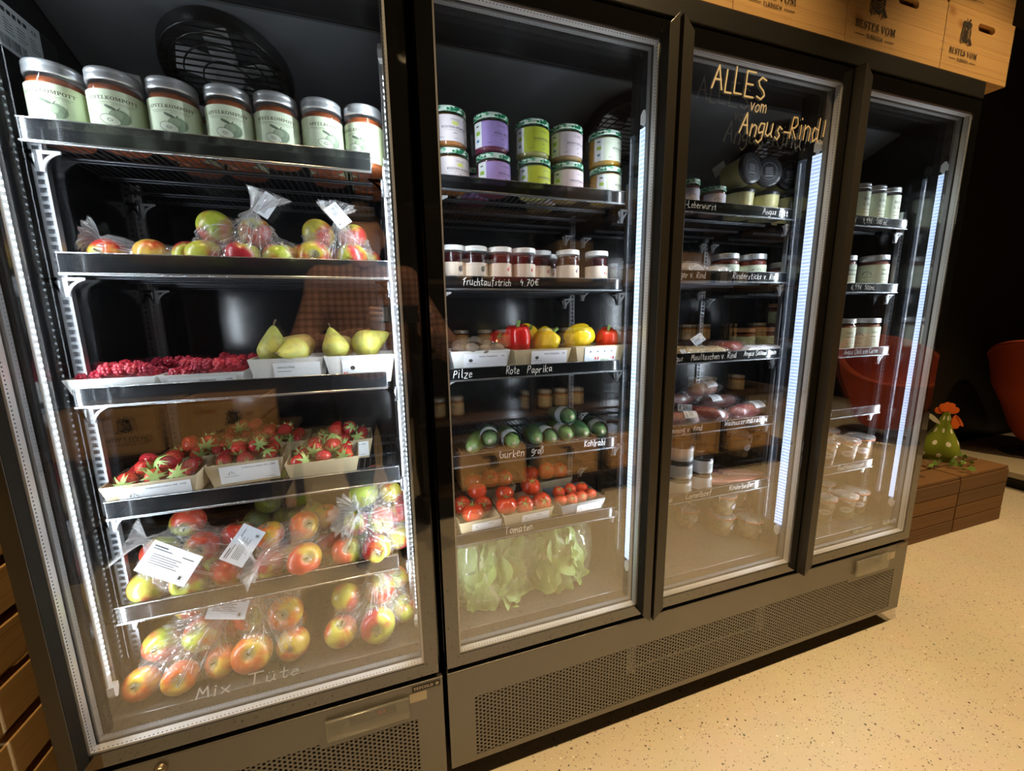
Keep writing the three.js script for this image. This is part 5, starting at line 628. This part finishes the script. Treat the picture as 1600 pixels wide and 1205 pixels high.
// third door
const soupJar = jar({ r: 0.038, h: 0.142, lidH: 0.017, lid: lidSilver, fill: stew, label: greyLabel('Soße', 'v. Rind'), arc: 4.4, l0: 0.012, l1: 0.112 }), meatJar = jar({ r: 0.044, h: 0.128, lidH: 0.017, lid: lidSilver, fill: stew, label: greyLabel('Rinder', 'Bolognese'), arc: 4, l0: 0.012, l1: 0.092 }), conJar = jar({ r: 0.044, h: 0.126, lidH: 0.017, lid: lidSilver, fill: chili, label: greyLabel('Chili', 'con Carne'), arc: 3.4, l0: 0.012, l1: 0.092 });
[[1.645, 'left'], [1.726, 'middle'], [1.808, 'right']].forEach(([x, w]) => place(soupJar, 'soup_jar', `${w} slim silver-lidded jar on the shelf priced 4,99`, 'jar', [x, e1, -0.165], -0.75, 'slim jars on the top shelf of the last door')); [1.565, 1.486].forEach((x) => place(soupJar, 'soup_jar', 'slim silver-lidded jar half hidden by the door handle', 'jar', [x, e1, -0.165], -0.7, 'slim jars behind the door handle'));
[[1.665, -0.20, 'left wide jar on the shelf priced 6,99'], [1.785, -0.165, 'right wide jar with a pale label on the shelf priced 6,99']].forEach(([x, z, label]) => place(meatJar, 'meat_jar', label, 'jar', [x, e2, z], -0.75)); [[1.655, -0.17, 'left orange-brown jar above the word Chili'], [1.785, -0.165, 'right orange-brown jar above the word Chili']].forEach(([x, z, label]) => place(conJar, 'chili_jar', label, 'jar', [x, e3, z], -0.8));
[[1.635, -0.165, 'left'], [1.729, -0.15, 'middle'], [1.824, -0.155, 'right'], [1.80, -0.27, 'rear']].forEach(([x, z, w]) => place(weckA, 'preserving_jar', `${w} orange-ringed jar above the word Rindfleischsuppe`, 'jar', [x, e5, z], -0.7, 'soup preserving jars')); [[1.65, -0.155, 'left'], [1.748, -0.14, 'middle'], [1.845, -0.155, 'right'], [1.80, -0.26, 'rear']].forEach(([x, z, w]) => place(weckA, 'preserving_jar', `${w} orange-ringed jar on the fridge floor behind the last door`, 'jar', [x, IN.y0 + 0.0005, z], -0.7, 'floor preserving jars of the last door'));

// ---------- wooden crates on the fridges ----------
const pine = [1, 2, 3].map((k) => std({ map: woodTex(300 + k, [212 - k * 6, 170 - k * 5, 112 - k * 4], [150, 98, 48], 70, k, [2.2, 2.2]), roughness: 0.6 }));
const printTex = tex(768, 512, (c, w, h) => {
  c.clearRect(0, 0, w, h); c.fillStyle = c.strokeStyle = '#241d14'; c.textAlign = 'center';
  c.beginPath(); c.ellipse(384, 150, 92, 104, 0, 0, 7); c.fill(); c.beginPath(); c.ellipse(340, 72, 46, 34, 0.3, 0, 7); c.fill(); c.beginPath(); c.ellipse(428, 72, 46, 34, -0.3, 0, 7); c.fill();
  c.lineWidth = 12; c.beginPath(); c.moveTo(384, 52); c.quadraticCurveTo(378, 24, 362, 6); c.stroke(); c.beginPath(); c.ellipse(420, 22, 30, 12, -0.6, 0, 7); c.fill();
  for (const [x, l] of [[312, 60], [344, 46], [420, 46], [456, 62]]) { c.lineWidth = 11; c.beginPath(); c.moveTo(x, 210); c.lineTo(x - 6, 238 + l * 0.7); c.stroke(); } c.beginPath(); c.moveTo(470, 190); c.lineTo(520, 262); c.lineTo(470, 268); c.fill(); c.beginPath(); c.moveTo(300, 130); c.quadraticCurveTo(284, 200, 288, 262); c.stroke();
  c.globalCompositeOperation = 'destination-out'; c.lineWidth = 9; for (let k = 0; k < 4; k++) { c.beginPath(); c.moveTo(318 - k * 5, 96 + k * 26); c.quadraticCurveTo(384, 190 + k * 26, 452 + k * 3, 96 + k * 26); c.stroke(); } c.beginPath(); c.arc(372, 100, 22, 0, 7); c.fill(); c.globalCompositeOperation = 'source-over'; c.beginPath(); c.arc(372, 100, 11, 0, 7); c.fill();
  c.font = 'bold 84px serif'; c.fillText('BESTES VOM', 384, 396); c.font = 'bold 46px sans-serif'; c.fillText('ELBDEICH', 384, 462); c.fillRect(120, 444, 130, 6); c.fillRect(518, 444, 130, 6);
});
const printMat = std({ map: printTex, transparent: true, roughness: 0.7 });
function pineCrate(name, label, x0, x1, y, zf, o = {}) {
  const w = x1 - x0, h = o.h ?? 0.178, d = o.d ?? 0.3, t = thing(name, label, 'crate', [(x0 + x1) / 2, y, zf - (o.flip ? -d / 2 : d / 2)], o.flip ? PI : 0, o.group), b = 0.012, f = d / 2;
  const lower = h * 0.5; part('board', cubeUV(span(-w / 2, w / 2, 0.016, lower - 0.0006, f - b, f)), pine[o.k ?? 0], t); part('board', cubeUV(rspan(-w / 2 - 0.0005, w / 2 + 0.0005, 0, 0.0155, f - b - 0.001, f + 0.0006, 0.001)), pine[1], t);
  const s = new THREE.Shape(); s.moveTo(-w / 2, lower); s.lineTo(w / 2, lower); s.lineTo(w / 2, h); s.lineTo(-w / 2, h); const q = new THREE.Path(), hx = w * 0.08, hy = h * 0.80, a = 0.034, r = 0.011; q.absarc(hx + a, hy, r, -PI / 2, PI / 2); q.absarc(hx - a, hy, r, PI / 2, PI * 1.5); s.holes.push(q);
  part('board', cubeUV(new THREE.ExtrudeGeometry(s, { depth: b, bevelEnabled: false, curveSegments: 8 }).translate(0, 0, f - b)), pine[(o.k ?? 0) + 1 > 2 ? 0 : (o.k ?? 0) + 1], t);
  for (const sx of [-1, 1]) for (const [a0, a1] of [[0, h / 2 - 0.001], [h / 2, h]]) part('side_board', cubeUV(span(sx > 0 ? w / 2 - b : -w / 2, sx > 0 ? w / 2 : -w / 2 + b, a0 + 0.016, a1, -f + b, f - b)), pine[a0 ? 1 : 2], t);
  part('back_board', cubeUV(span(-w / 2, w / 2, 0, h, -f, -f + b)), pine[2], t); part('bottom', cubeUV(span(-w / 2 + 0.001, w / 2 - 0.001, 0, 0.0155, -f + b, f - b - 0.001)), pine[0], t);
  const nails = []; for (const sx of [-1, 1]) for (const ny of [0.3, 0.42, 0.62, 0.9]) nails.push(cyl(0.0016, 0.001, sx * (w / 2 - 0.006), h * ny, f + 0.0004, 8).rotateX(0)); part('nail', merge(nails.map((g, i) => new THREE.SphereGeometry(0.0017, 6, 4).translate((i < 4 ? -1 : 1) * (w / 2 - 0.006), h * [0.3, 0.42, 0.62, 0.9][i % 4], f))), M.zinc, t).userData.kind = 'stuff';
  if (o.print !== false) { const p = part('print', plane(w * 0.57, w * 0.38, -w * (o.px ?? 0.2), h * 0.49, f + 0.0012), printMat, t, 'dark printed animal emblem and lettering'); } return t;
}
pineCrate('pine_crate', 'pine crate at the left end of the crate row, mostly out of view', 0.445, 0.865, Y.head1 + 0.001, 0.0, { k: 1, group: 'pine crates on the fridge' });
pineCrate('pine_crate', 'pine crate with its emblem cut off at the picture top', 0.868, 1.2565, Y.head1 + 0.001, 0.0, { k: 0, px: 0.18, group: 'pine crates on the fridge' });
pineCrate('pine_crate', 'second pine crate from the right with a dark diamond knot', 1.259, 1.677, Y.head1 + 0.001, 0.0, { k: 0, px: 0.22, group: 'pine crates on the fridge' });
pineCrate('pine_crate', 'rightmost pine crate overhanging the fridge end', 1.680, 2.032, Y.head1 + 0.001, 0.0, { k: 1, px: 0.21, group: 'pine crates on the fridge' });
pineCrate('pine_crate', 'upper pine crate standing on the rightmost crate', 1.705, 2.04, Y.head1 + 0.180, -0.012, { k: 2, px: 0.2, group: 'pine crates on the fridge' });
pineCrate('pine_crate', 'upper pine crate stacked left of the topmost one', 1.27, 1.69, Y.head1 + 0.180, -0.012, { k: 1, px: 0.2, group: 'pine crates on the fridge' });

// ---------- slatted pine rack left of the fridges ----------
{ const t = thing('slatted_rack', 'slatted pine rack standing left of the single-door fridge', 'rack', [-0.9, 0, -0.05]);
  for (let k = 0; k < 8; k++) { part('slat', cubeUV(rspan(0.125, 0.145, 0.02 + k * 0.112, 0.11 + k * 0.112, -0.45, 0.3, 0.003), 1), pine[k % 3], t); part('slat', cubeUV(rspan(-0.145, -0.125, 0.02 + k * 0.112, 0.11 + k * 0.112, -0.45, 0.3, 0.003), 1), pine[(k + 1) % 3], t); }
  for (const z of [-0.44, -0.06, 0.26]) for (const x of [-0.11, 0.11]) part('post', cubeUV(span(x - 0.014, x + 0.014, 0, 0.93, z, z + 0.035), 1, true), pine[1], t);
  for (const y of [0.03, 0.48, 0.9]) part('shelf_board', cubeUV(span(-0.124, 0.124, y, y + 0.015, -0.44, 0.29), 1), pine[2], t); }

// ---------- plank boxes, cloth hen, ivy, chairs at the right ----------
const oldWood = [0, 1, 2, 3].map((k) => std({ map: woodTex(400 + k, [104 + k * 5, 74 + k * 3, 44], [52, 34, 18], 80, 1, [1.6, 1.6]), roughness: 0.7 }));
function plankBox(label, x0, x1, seed) {
  const t = thing('plank_box', label, 'box', [(x0 + x1) / 2, 0, -0.59], 0, 'plank boxes beside the fridge'), w = x1 - x0, d = 0.52, H = 0.325, R = rng(seed);
  for (let k = 0; k < 4; k++) { const y0 = k * H / 4 + 0.001, y1 = (k + 1) * H / 4 - 0.003, e = R() * 0.002; part('plank', cubeUV(rspan(-w / 2, w / 2, y0, y1, d / 2 - 0.018, d / 2 + e, 0.002)), oldWood[(k + seed) % 4], t); part('plank', cubeUV(rspan(-w / 2, w / 2, y0, y1, -d / 2, -d / 2 + 0.018, 0.002)), oldWood[k % 4], t); for (const s of [-1, 1]) part('plank', cubeUV(rspan(s > 0 ? w / 2 - 0.018 : -w / 2, s > 0 ? w / 2 : -w / 2 + 0.018, y0, y1, -d / 2 + 0.019, d / 2 - 0.019, 0.002)), oldWood[(k + 2) % 4], t); }
  for (let k = 0; k < 4; k++) part('top_plank', cubeUV(rspan(-w / 2, w / 2, H, H + 0.016, d / 2 - (k + 1) * d / 4 + 0.006, d / 2 - k * d / 4 - 0.004, 0.002)), oldWood[(k + 1 + seed) % 4], t);
  part('base_board', span(-w / 2 + 0.02, w / 2 - 0.02, 0.0, 0.012, -d / 2 + 0.02, d / 2 - 0.02), M.rubber, t);
}
plankBox('brown plank box next to the fridge side', 2.36, 3.028, 1); plankBox('brown plank box at the right, below the cloth hen', 3.04, 3.51, 2);
const boxTop = 0.3415;
{ const t = thing('cloth_hen', 'green cloth hen with white dots sitting on the plank box', 'toy', [3.29, boxTop, -0.56], -0.55);
  const dots = tex(256, 256, (c, w, h) => { c.fillStyle = '#76851c'; c.fillRect(0, 0, w, h); c.fillStyle = '#e2e0cf'; for (let j = 0; j < 4; j++) for (let i = 0; i < 5; i++) { c.beginPath(); c.ellipse((i + (j % 2) * 0.5 + 0.3) * 52, j * 64 + 32, 9, 12, 0, 0, 7); c.fill(); } });
  const prof = (v) => 0.016 + 0.020 * smooth(0, 0.3, v) + 0.062 * smooth(0.22, 0.82, v) - 0.016 * smooth(0.88, 1, v);
  const shell = (a0, a1) => sheet((u, v) => { const a = a0 + (a1 - a0) * u, q = prof(v) * (1 + 0.13 * Math.cos(4 * a + 0.6)), lean = 0.015 * (1 - v); return [Math.cos(a) * q + lean, 0.30 * (1 - v), Math.sin(a) * q]; }, 24, 20);
  part('dotted_front', shell(-0.25, 3.25), std({ map: dots, roughness: 0.9, side: THREE.DoubleSide }), t); part('plain_back', shell(3.2, 6.1), std({ color: lin(0.55, 0.52, 0.42), roughness: 0.95, side: THREE.DoubleSide }), t); part('underside', new THREE.CircleGeometry(0.082, 20).rotateX(PI / 2).translate(0, 0.0006, 0), std({ color: lin(0.5, 0.47, 0.38), roughness: 0.95, side: THREE.DoubleSide }), t);
  const felt = std({ color: lin(0.72, 0.13, 0.012), roughness: 0.9 }), petal = (l, w) => { const s = new THREE.Shape(); s.moveTo(0, 0); s.bezierCurveTo(w, l * 0.25, w, l, 0, l); s.bezierCurveTo(-w, l, -w, l * 0.25, 0, 0); return new THREE.ExtrudeGeometry(s, { depth: 0.004, bevelEnabled: false, curveSegments: 8 }); };
  part('comb', merge([-1.25, -0.55, 0.05, 0.65, 1.35].map((a) => petal(0.062, 0.028).rotateZ(a).translate(0.012, 0.298, 0.004 * Math.sin(a * 3)))), felt, t, 'orange felt comb');
  part('beak', merge([petal(0.09, 0.03).rotateZ(PI + 0.1), petal(0.085, 0.012).rotateZ(PI + 0.55)]).translate(0.035, 0.29, 0.035), felt, t, 'orange felt beak and wattle'); part('wing', merge([petal(0.10, 0.018).rotateZ(0.85).translate(-0.03, 0.225, 0.03)]), std({ color: lin(0.55, 0.53, 0.42), roughness: 0.95 }), t);
  part('tail_tip', merge([petal(0.05, 0.02).rotateZ(-1.9).translate(0.08, 0.03, -0.04)]), std({ color: lin(0.6, 0.58, 0.5), roughness: 0.95 }), t); }
[[3.06, -0.47, 'ivy sprig lying at the left of the cloth hen'], [3.13, -0.38, 'ivy sprig lying at the front edge of the plank box'], [3.25, -0.42, 'trailing ivy sprig in front of the cloth hen'], [3.42, -0.50, 'small ivy sprig at the right of the cloth hen']].forEach(([x, z, label], i) => { const t = thing('ivy_sprig', label, 'plant', [x, boxTop, z], i * 1.3), R = rng(500 + i), S0 = tube([[-0.06, 0.004, 0], [-0.02, 0.012, 0.02], [0.03, 0.008, 0.0], [0.07, 0.02, -0.02]], 0.0016, 10, 5); part('stem', S0, stemMat, t);
  for (let k = 0; k < 7; k++) { const s = new THREE.Shape(); s.moveTo(0, 0); s.lineTo(0.012, 0.008); s.lineTo(0.009, 0.018); s.lineTo(0, 0.03); s.lineTo(-0.009, 0.018); s.lineTo(-0.012, 0.008); part('leaf', new THREE.ExtrudeGeometry(s, { depth: 0.0008, bevelEnabled: false }).rotateX(-1.2 + R() * 1.4).rotateY(R() * 6).translate(-0.05 + k * 0.019, 0.008 + R() * 0.012, (R() - 0.5) * 0.03), leafGreen, t); } });
function armchair(label, x, z, ry) {
  const t = thing('armchair', label, 'chair', [x, 0, z], ry, 'orange shell armchairs'), fab = std({ color: lin(0.44, 0.062, 0.016), roughness: 0.85, side: THREE.DoubleSide });
  const rim = (a) => 0.56 + 0.42 * Math.pow(0.5 + 0.5 * Math.cos(a), 1.4);         // high at the back (a = 0 looks to -x)
  const surf = (off) => (u, v) => { const a = (u - 0.5) * 2 * PI, top = rim(a), y = 0.13 + off + v * (top - 0.13 - off * 0.3), k = Math.pow(clamp((y - 0.11) / 0.5), 0.55), back = 0.5 + 0.5 * Math.cos(a), q = (0.15 + 0.22 * k - off) + back * 0.26 * Math.max(0, y - 0.42); return [-Math.cos(a) * q, y, Math.sin(a) * q * 0.95]; };
  part('shell', sheet(surf(0), 48, 20), fab, t); part('inner_shell', sheet(surf(0.035), 48, 20), fab, t);
  const lip = []; for (let i = 0; i <= 60; i++) { const p = surf(0.016)(i / 60, 1); lip.push(V(p[0], p[1] + 0.006, p[2])); } part('rim', new THREE.TubeGeometry(new THREE.CatmullRomCurve3(lip), 90, 0.021, 8), fab, t);
  part('seat_cushion', lathe([[0, 0.44], [0.24, 0.435], [0.28, 0.41], [0.29, 0.38], [0.26, 0.35], [0, 0.35]], 28), fab, t); part('shell_bottom', cyl(0.15, 0.03, 0, 0.13, 0, 24), fab, t);
  part('pedestal', lathe([[0.05, 0.12], [0.045, 0.06], [0.05, 0.03], [0.26, 0.016], [0.27, 0.004], [0.27, 0.0], [0, 0.0]], 32), M.steel, t);
}
{ const t = thing('low_platform', 'low beige platform with a dark foot under the orange armchair', 'platform', [4.95, 0, -0.72]); part('top', rspan(-0.78, 0.9, 0.085, 0.13, -0.34, 0.36, 0.008), std({ color: lin(0.42, 0.36, 0.26), roughness: 0.7 }), t); part('foot', span(-0.72, 0.84, 0, 0.0845, -0.28, 0.3), M.rubber, t); }
armchair('orange shell armchair seen from behind at the right edge of the picture', 4.86, -0.62, 0); scene.children.at(-1).position.y = 0.1305; scene.children.at(-1).scale.setScalar(0.9);
armchair('orange shell armchair across the room, mirrored in the last door', 4.75, 1.62, 2.3);

// ---------- what the doors mirror: rack, goods and crates across the aisle ----------
const darkWood = std({ map: woodTex(77, [58, 42, 28], [30, 20, 12], 60, 1, [1.2, 1.2]), roughness: 0.6 });
{ const t = thing('goods_rack', 'dark rack of goods across the aisle, mirrored in the glass doors', 'rack', [1.7, 0, 1.66]);
  for (const x of [-1.5, -0.805, -0.275, 0.26, 0.8, 1.5]) for (const z of [-0.22, 0.2]) part('post', span(x - 0.015, x + 0.015, 0, 2.1, z, z + 0.03), M.blackPlastic, t);
  for (const y of [0.165, 0.62, 1.03, 1.45, 1.85]) part('shelf_board', cubeUV(span(-1.53, 1.53, y, y + 0.025, -0.235, 0.235)), darkWood, t);
  part('kick_board', span(-1.5, 1.5, 0, 0.163, -0.17, -0.15), M.rubber, t); part('back_panel', span(-1.53, 1.53, 0.19, 2.1, 0.236, 0.25), wallFlat, t); }
[[0.41, 0.84, 0], [0.95, 1.37, 1], [1.48, 1.9, 2], [2.02, 2.44, 0], [2.56, 2.98, 1]].forEach(([a, b, k], i) => pineCrate('pine_crate', `${NTH[i]} pine crate on the bottom board of the rack across the aisle`, a, b, 0.191, 1.428, { k, h: 0.25, d: 0.36, flip: true, px: 0.0, group: 'crates across the aisle' }));
{ const cream = jar({ r: 0.045, h: 0.13, lidH: 0.02, lid: lidSilver, fill: contentMat(170, 120, 60, 601), label: greyLabel('Honig', 'Elbe', '#cdb994'), arc: 4, l0: 0.02, l1: 0.09 }); const rows = [[0.646, [0.3, 0.42, 0.9, 1.02, 1.14, 1.26, 1.75, 1.87, 2.3, 2.42, 2.7]], [1.056, [0.35, 0.47, 0.62, 0.74, 1.05, 1.2, 1.33, 1.6, 1.75, 2.2, 2.34, 2.6, 2.9]], [1.476, [0.5, 0.66, 1.5, 1.64, 2.5, 2.64]]];
  rows.forEach(([y, xs], r) => xs.forEach((x) => place(cream, 'honey_jar', `cream-labelled jar on the ${['second', 'third', 'fourth'][r]} board of the rack across the aisle`, 'jar', [x, y, 1.535 + 0.02 * (r % 2)], PI, `jars across the aisle, board ${r + 2}`))); }
[[0.82, 1.476, 0.3, 0.2, [0.22, 0.02, 0.02], 'dark red carton on the rack across the aisle'], [1.22, 1.476, 0.24, 0.26, [0.34, 0.22, 0.10], 'brown carton on the rack across the aisle'], [2.1, 1.476, 0.42, 0.22, [0.36, 0.22, 0.09], 'wide brown carton on the rack across the aisle'], [1.4, 1.876, 0.5, 0.2, [0.30, 0.19, 0.09], 'brown carton on top of the rack across the aisle']].forEach(([x, y, w, h, c, label]) => { const t = thing('carton', label, 'box', [x, y, 1.63]); part('body', rspan(-w / 2, w / 2, 0, h, -0.14, 0.14, 0.003), std({ color: lin(...c), roughness: 0.8 }), t); part('flap_seam', span(-w / 2, w / 2, h, h + 0.001, -0.004, 0.004), std({ color: lin(...c.map((v) => v * 0.6)), roughness: 0.8 }), t); });
{ const t = thing('display_table', 'low wooden table with crates across the aisle left of the photographer', 'table', [-1.05, 0, 1.72]); part('table_top', cubeUV(rspan(-0.5, 0.5, 0.585, 0.62, -0.3, 0.3, 0.004)), darkWood, t); for (const x of [-0.45, 0.45]) for (const z of [-0.25, 0.25]) part('leg', span(x - 0.025, x + 0.025, 0, 0.584, z - 0.025, z + 0.025), darkWood, t); part('lower_shelf', cubeUV(span(-0.42, 0.42, 0.2, 0.22, -0.22, 0.22)), darkWood, t); }
pineCrate('pine_crate', 'left pine crate on the low table across the aisle', -1.5, -1.09, 0.6205, 1.46, { h: 0.23, d: 0.34, flip: true, group: 'crates across the aisle' }); pineCrate('pine_crate', 'right pine crate on the low table across the aisle', -1.05, -0.64, 0.6205, 1.46, { h: 0.23, d: 0.34, k: 1, flip: true, group: 'crates across the aisle' });

// ---------- the photographer, mirrored in the glass ----------
const cap = (p, a, b, ra, rb) => { const bx = b[0] - a[0], by = b[1] - a[1], bz = b[2] - a[2], px = p[0] - a[0], py = p[1] - a[1], pz = p[2] - a[2], t = clamp((px * bx + py * by + pz * bz) / (bx * bx + by * by + bz * bz)); return Math.hypot(px - bx * t, py - by * t, pz - bz * t) - (ra + (rb - ra) * t); };
function blend(p, bones, k) { let s = 0; for (const [a, b, ra, rb, sx] of bones) { const q = sx ? [p[0], p[1], a[2] + (p[2] - a[2]) / sx] : p; s += Math.exp(-cap(q, a, b, ra, rb) / k); } return -k * Math.log(s); }
function fleshGeo(bones, k, c, half, res) {
  const mc = new MarchingCubes(res, new THREE.MeshBasicMaterial(), false, false, 60000), n = res; mc.isolation = 0;
  for (let z = 0; z < n; z++) for (let y = 0; y < n; y++) for (let x = 0; x < n; x++) mc.field[x + y * n + z * n * n] = -blend([c[0] + (x - n / 2) / (n / 2) * half, c[1] + (y - n / 2) / (n / 2) * half, c[2] + (z - n / 2) / (n / 2) * half], bones, k);
  mc.update(); const N = mc.count, g = new THREE.BufferGeometry(), P = new Float32Array(mc.positionArray.subarray(0, N * 3)); for (let i = 0; i < N * 3; i++) P[i] = P[i] * half + c[i % 3];
  g.setAttribute('position', new THREE.BufferAttribute(P, 3)); g.setAttribute('normal', new THREE.BufferAttribute(new Float32Array(mc.normalArray.subarray(0, N * 3)), 3)); return cubeUV(g, 1);
}
{ const t = thing('person', 'person in a brown checked shirt photographing the fridges with a phone', 'person', [0, 0, 0]);
  const sk = std({ color: lin(0.42, 0.22, 0.14), roughness: 0.55 }), X = -0.06, Z = 1.27;
  const wl = [-0.015, 1.20, 0.985], wr = [0.185, 1.205, 0.985], el = [-0.36, 1.12, 1.14], er = [0.33, 1.10, 1.16], sl = [X - 0.19, 1.44, Z], sr = [X + 0.19, 1.44, Z];
  const hand = (w, s) => { const L = [[w, [w[0] + s * 0.012, w[1] + 0.055, w[2] - 0.055], 0.026, 0.03], [w, [w[0] - s * 0.012, w[1] + 0.06, w[2] - 0.045], 0.024, 0.027]]; for (let i = 0; i < 4; i++) { const l = [0.03, 0.034, 0.032, 0.026][i], kx = w[0] + s * (0.022 - 0.0 * i), ky = w[1] + 0.10 - i * 0.021, kz = w[2] - 0.062, m = [kx - s * 0.002, ky + 0.002, kz - l * 0.9], e = [m[0] - s * (l + 0.008), m[1], m[2] - 0.006]; L.push([[w[0] + s * 0.01, w[1] + 0.06, w[2] - 0.045], [kx, ky, kz], 0.013, 0.0092], [[kx, ky, kz], m, 0.009, 0.0085], [m, e, 0.0085, 0.0075]); } const q = [w[0] - s * 0.016, w[1] + 0.04, w[2] - 0.055]; L.push([[w[0], w[1] + 0.03, w[2] - 0.03], q, 0.014, 0.0105], [q, [q[0] - s * 0.022, q[1] + 0.028, q[2] - 0.004], 0.0105, 0.0085]); return L; };
  const head = [[[X, 1.60, Z - 0.03], [X, 1.68, Z - 0.01], 0.078, 0.092], [[X, 1.56, Z - 0.075], [X, 1.60, Z - 0.06], 0.035, 0.05], [[X, 1.45, Z], [X, 1.58, Z - 0.01], 0.056, 0.054], [[X, 1.645, Z - 0.098], [X, 1.61, Z - 0.118], 0.009, 0.015], [[X - 0.094, 1.63, Z], [X - 0.096, 1.66, Z + 0.01], 0.012, 0.016], [[X + 0.094, 1.63, Z], [X + 0.096, 1.66, Z + 0.01], 0.012, 0.016]];
  const arms = [[[el[0] * 0.3 + wl[0] * 0.7, el[1] * 0.3 + wl[1] * 0.7, el[2] * 0.3 + wl[2] * 0.7], wl, 0.031, 0.026], [[er[0] * 0.3 + wr[0] * 0.7, er[1] * 0.3 + wr[1] * 0.7, er[2] * 0.3 + wr[2] * 0.7], wr, 0.031, 0.026]];
  const inner = [[[X, 1.44, Z], [X, 1.0, Z], 0.08, 0.08], [[X, 1.42, Z], sl, 0.05, 0.04], [[X, 1.42, Z], sr, 0.05, 0.04], [sl, el, 0.034, 0.03], [sr, er, 0.034, 0.03], [el, wl, 0.03, 0.026], [er, wr, 0.03, 0.026]];
  part('body', merge([fleshGeo([...inner, ...head.slice(2, 3)], 0.012, [X, 1.25, 1.17], 0.5, 84), fleshGeo(head, 0.014, [X, 1.6, Z - 0.02], 0.22, 84), fleshGeo([...hand(wl, -1), arms[0]], 0.0035, [wl[0], wl[1] + 0.04, wl[2] - 0.03], 0.13, 84), fleshGeo([...hand(wr, 1), arms[1]], 0.0035, [wr[0], wr[1] + 0.04, wr[2] - 0.03], 0.13, 84)]), sk, t);
  const check = std({ roughness: 0.9, map: tex(256, 256, (c, w, h) => { c.fillStyle = '#77564a'; c.fillRect(0, 0, w, h); for (let k = 0; k < 16; k++) { c.fillStyle = k % 2 ? 'rgba(70,42,34,0.55)' : 'rgba(170,130,110,0.35)'; c.fillRect(k * 16, 0, 6, h); c.fillRect(0, k * 16, w, 6); } }, { repeat: [4, 4] }) });
  const lerp = (a, b, t2) => a.map((v, i) => v + (b[i] - v) * t2);
  part('shirt', fleshGeo([[[X, 1.38, Z], [X, 1.02, Z], 0.15, 0.155, 0.72], [[X - 0.08, 1.30, Z], [X - 0.07, 0.92, Z], 0.115, 0.115, 0.85], [[X + 0.08, 1.30, Z], [X + 0.07, 0.92, Z], 0.115, 0.115, 0.85], [[X, 1.44, Z], sl, 0.075, 0.07], [[X, 1.44, Z], sr, 0.075, 0.07], [sl, el, 0.068, 0.056], [sr, er, 0.068, 0.056], [el, lerp(el, wl, 0.78), 0.055, 0.041], [er, lerp(er, wr, 0.78), 0.055, 0.041]], 0.02, [X, 1.2, 1.2], 0.5, 90), check, t, 'brown checked shirt');
  part('trousers', fleshGeo([[[X - 0.06, 0.95, Z], [X + 0.06, 0.95, Z], 0.13, 0.13, 0.85], [[X - 0.09, 0.9, Z], [X - 0.1, 0.48, Z + 0.01], 0.095, 0.065], [[X - 0.1, 0.48, Z + 0.01], [X - 0.1, 0.09, Z + 0.03], 0.065, 0.048], [[X + 0.09, 0.9, Z], [X + 0.1, 0.48, Z + 0.01], 0.095, 0.065], [[X + 0.1, 0.48, Z + 0.01], [X + 0.1, 0.09, Z + 0.03], 0.065, 0.048]], 0.02, [X, 0.55, Z], 0.58, 84), std({ color: lin(0.03, 0.035, 0.05), roughness: 0.9 }), t);
  for (const s of [-1, 1]) part('shoe', fleshGeo([[[X + s * 0.1, 0.042, Z + 0.04], [X + s * 0.115, 0.036, Z - 0.15], 0.042, 0.036], [[X + s * 0.1, 0.05, Z + 0.03], [X + s * 0.1, 0.09, Z + 0.03], 0.042, 0.04]], 0.01, [X + s * 0.1, 0.06, Z - 0.05], 0.18, 48), M.rubber, t);
  part('hair', fleshGeo([[[X, 1.70, Z + 0.015], [X, 1.735, Z - 0.03], 0.095, 0.075], [[X, 1.62, Z + 0.045], [X, 1.70, Z + 0.03], 0.07, 0.09]], 0.01, [X, 1.68, Z + 0.01], 0.2, 48), std({ color: lin(0.05, 0.03, 0.02), roughness: 0.8 }), t);
  for (const s of [-1, 1]) part('eye', new THREE.SphereGeometry(0.011, 12, 8).translate(X + s * 0.032, 1.648, Z - 0.091), std({ color: lin(0.5, 0.45, 0.4), roughness: 0.2 }), t); part('mouth', rbox(0.044, 0.008, 0.008, 0.003, X, 1.573, Z - 0.106), std({ color: lin(0.30, 0.10, 0.08), roughness: 0.5 }), t);
  const ph = thing('phone', 'black phone held sideways in front of the checked shirt', 'phone', [0.082, 1.2805, 0.908]); part('case', rbox(0.158, 0.074, 0.009, 0.004), M.blackPlastic, ph); part('camera_bar', rbox(0.02, 0.06, 0.003, 0.0012, -0.06, 0, -0.0055), M.steel, ph); part('screen', plane(0.148, 0.066, 0, 0, 0.0046), M.border, ph); }

scene.updateMatrixWorld(true);
renderer.render(scene, camera);
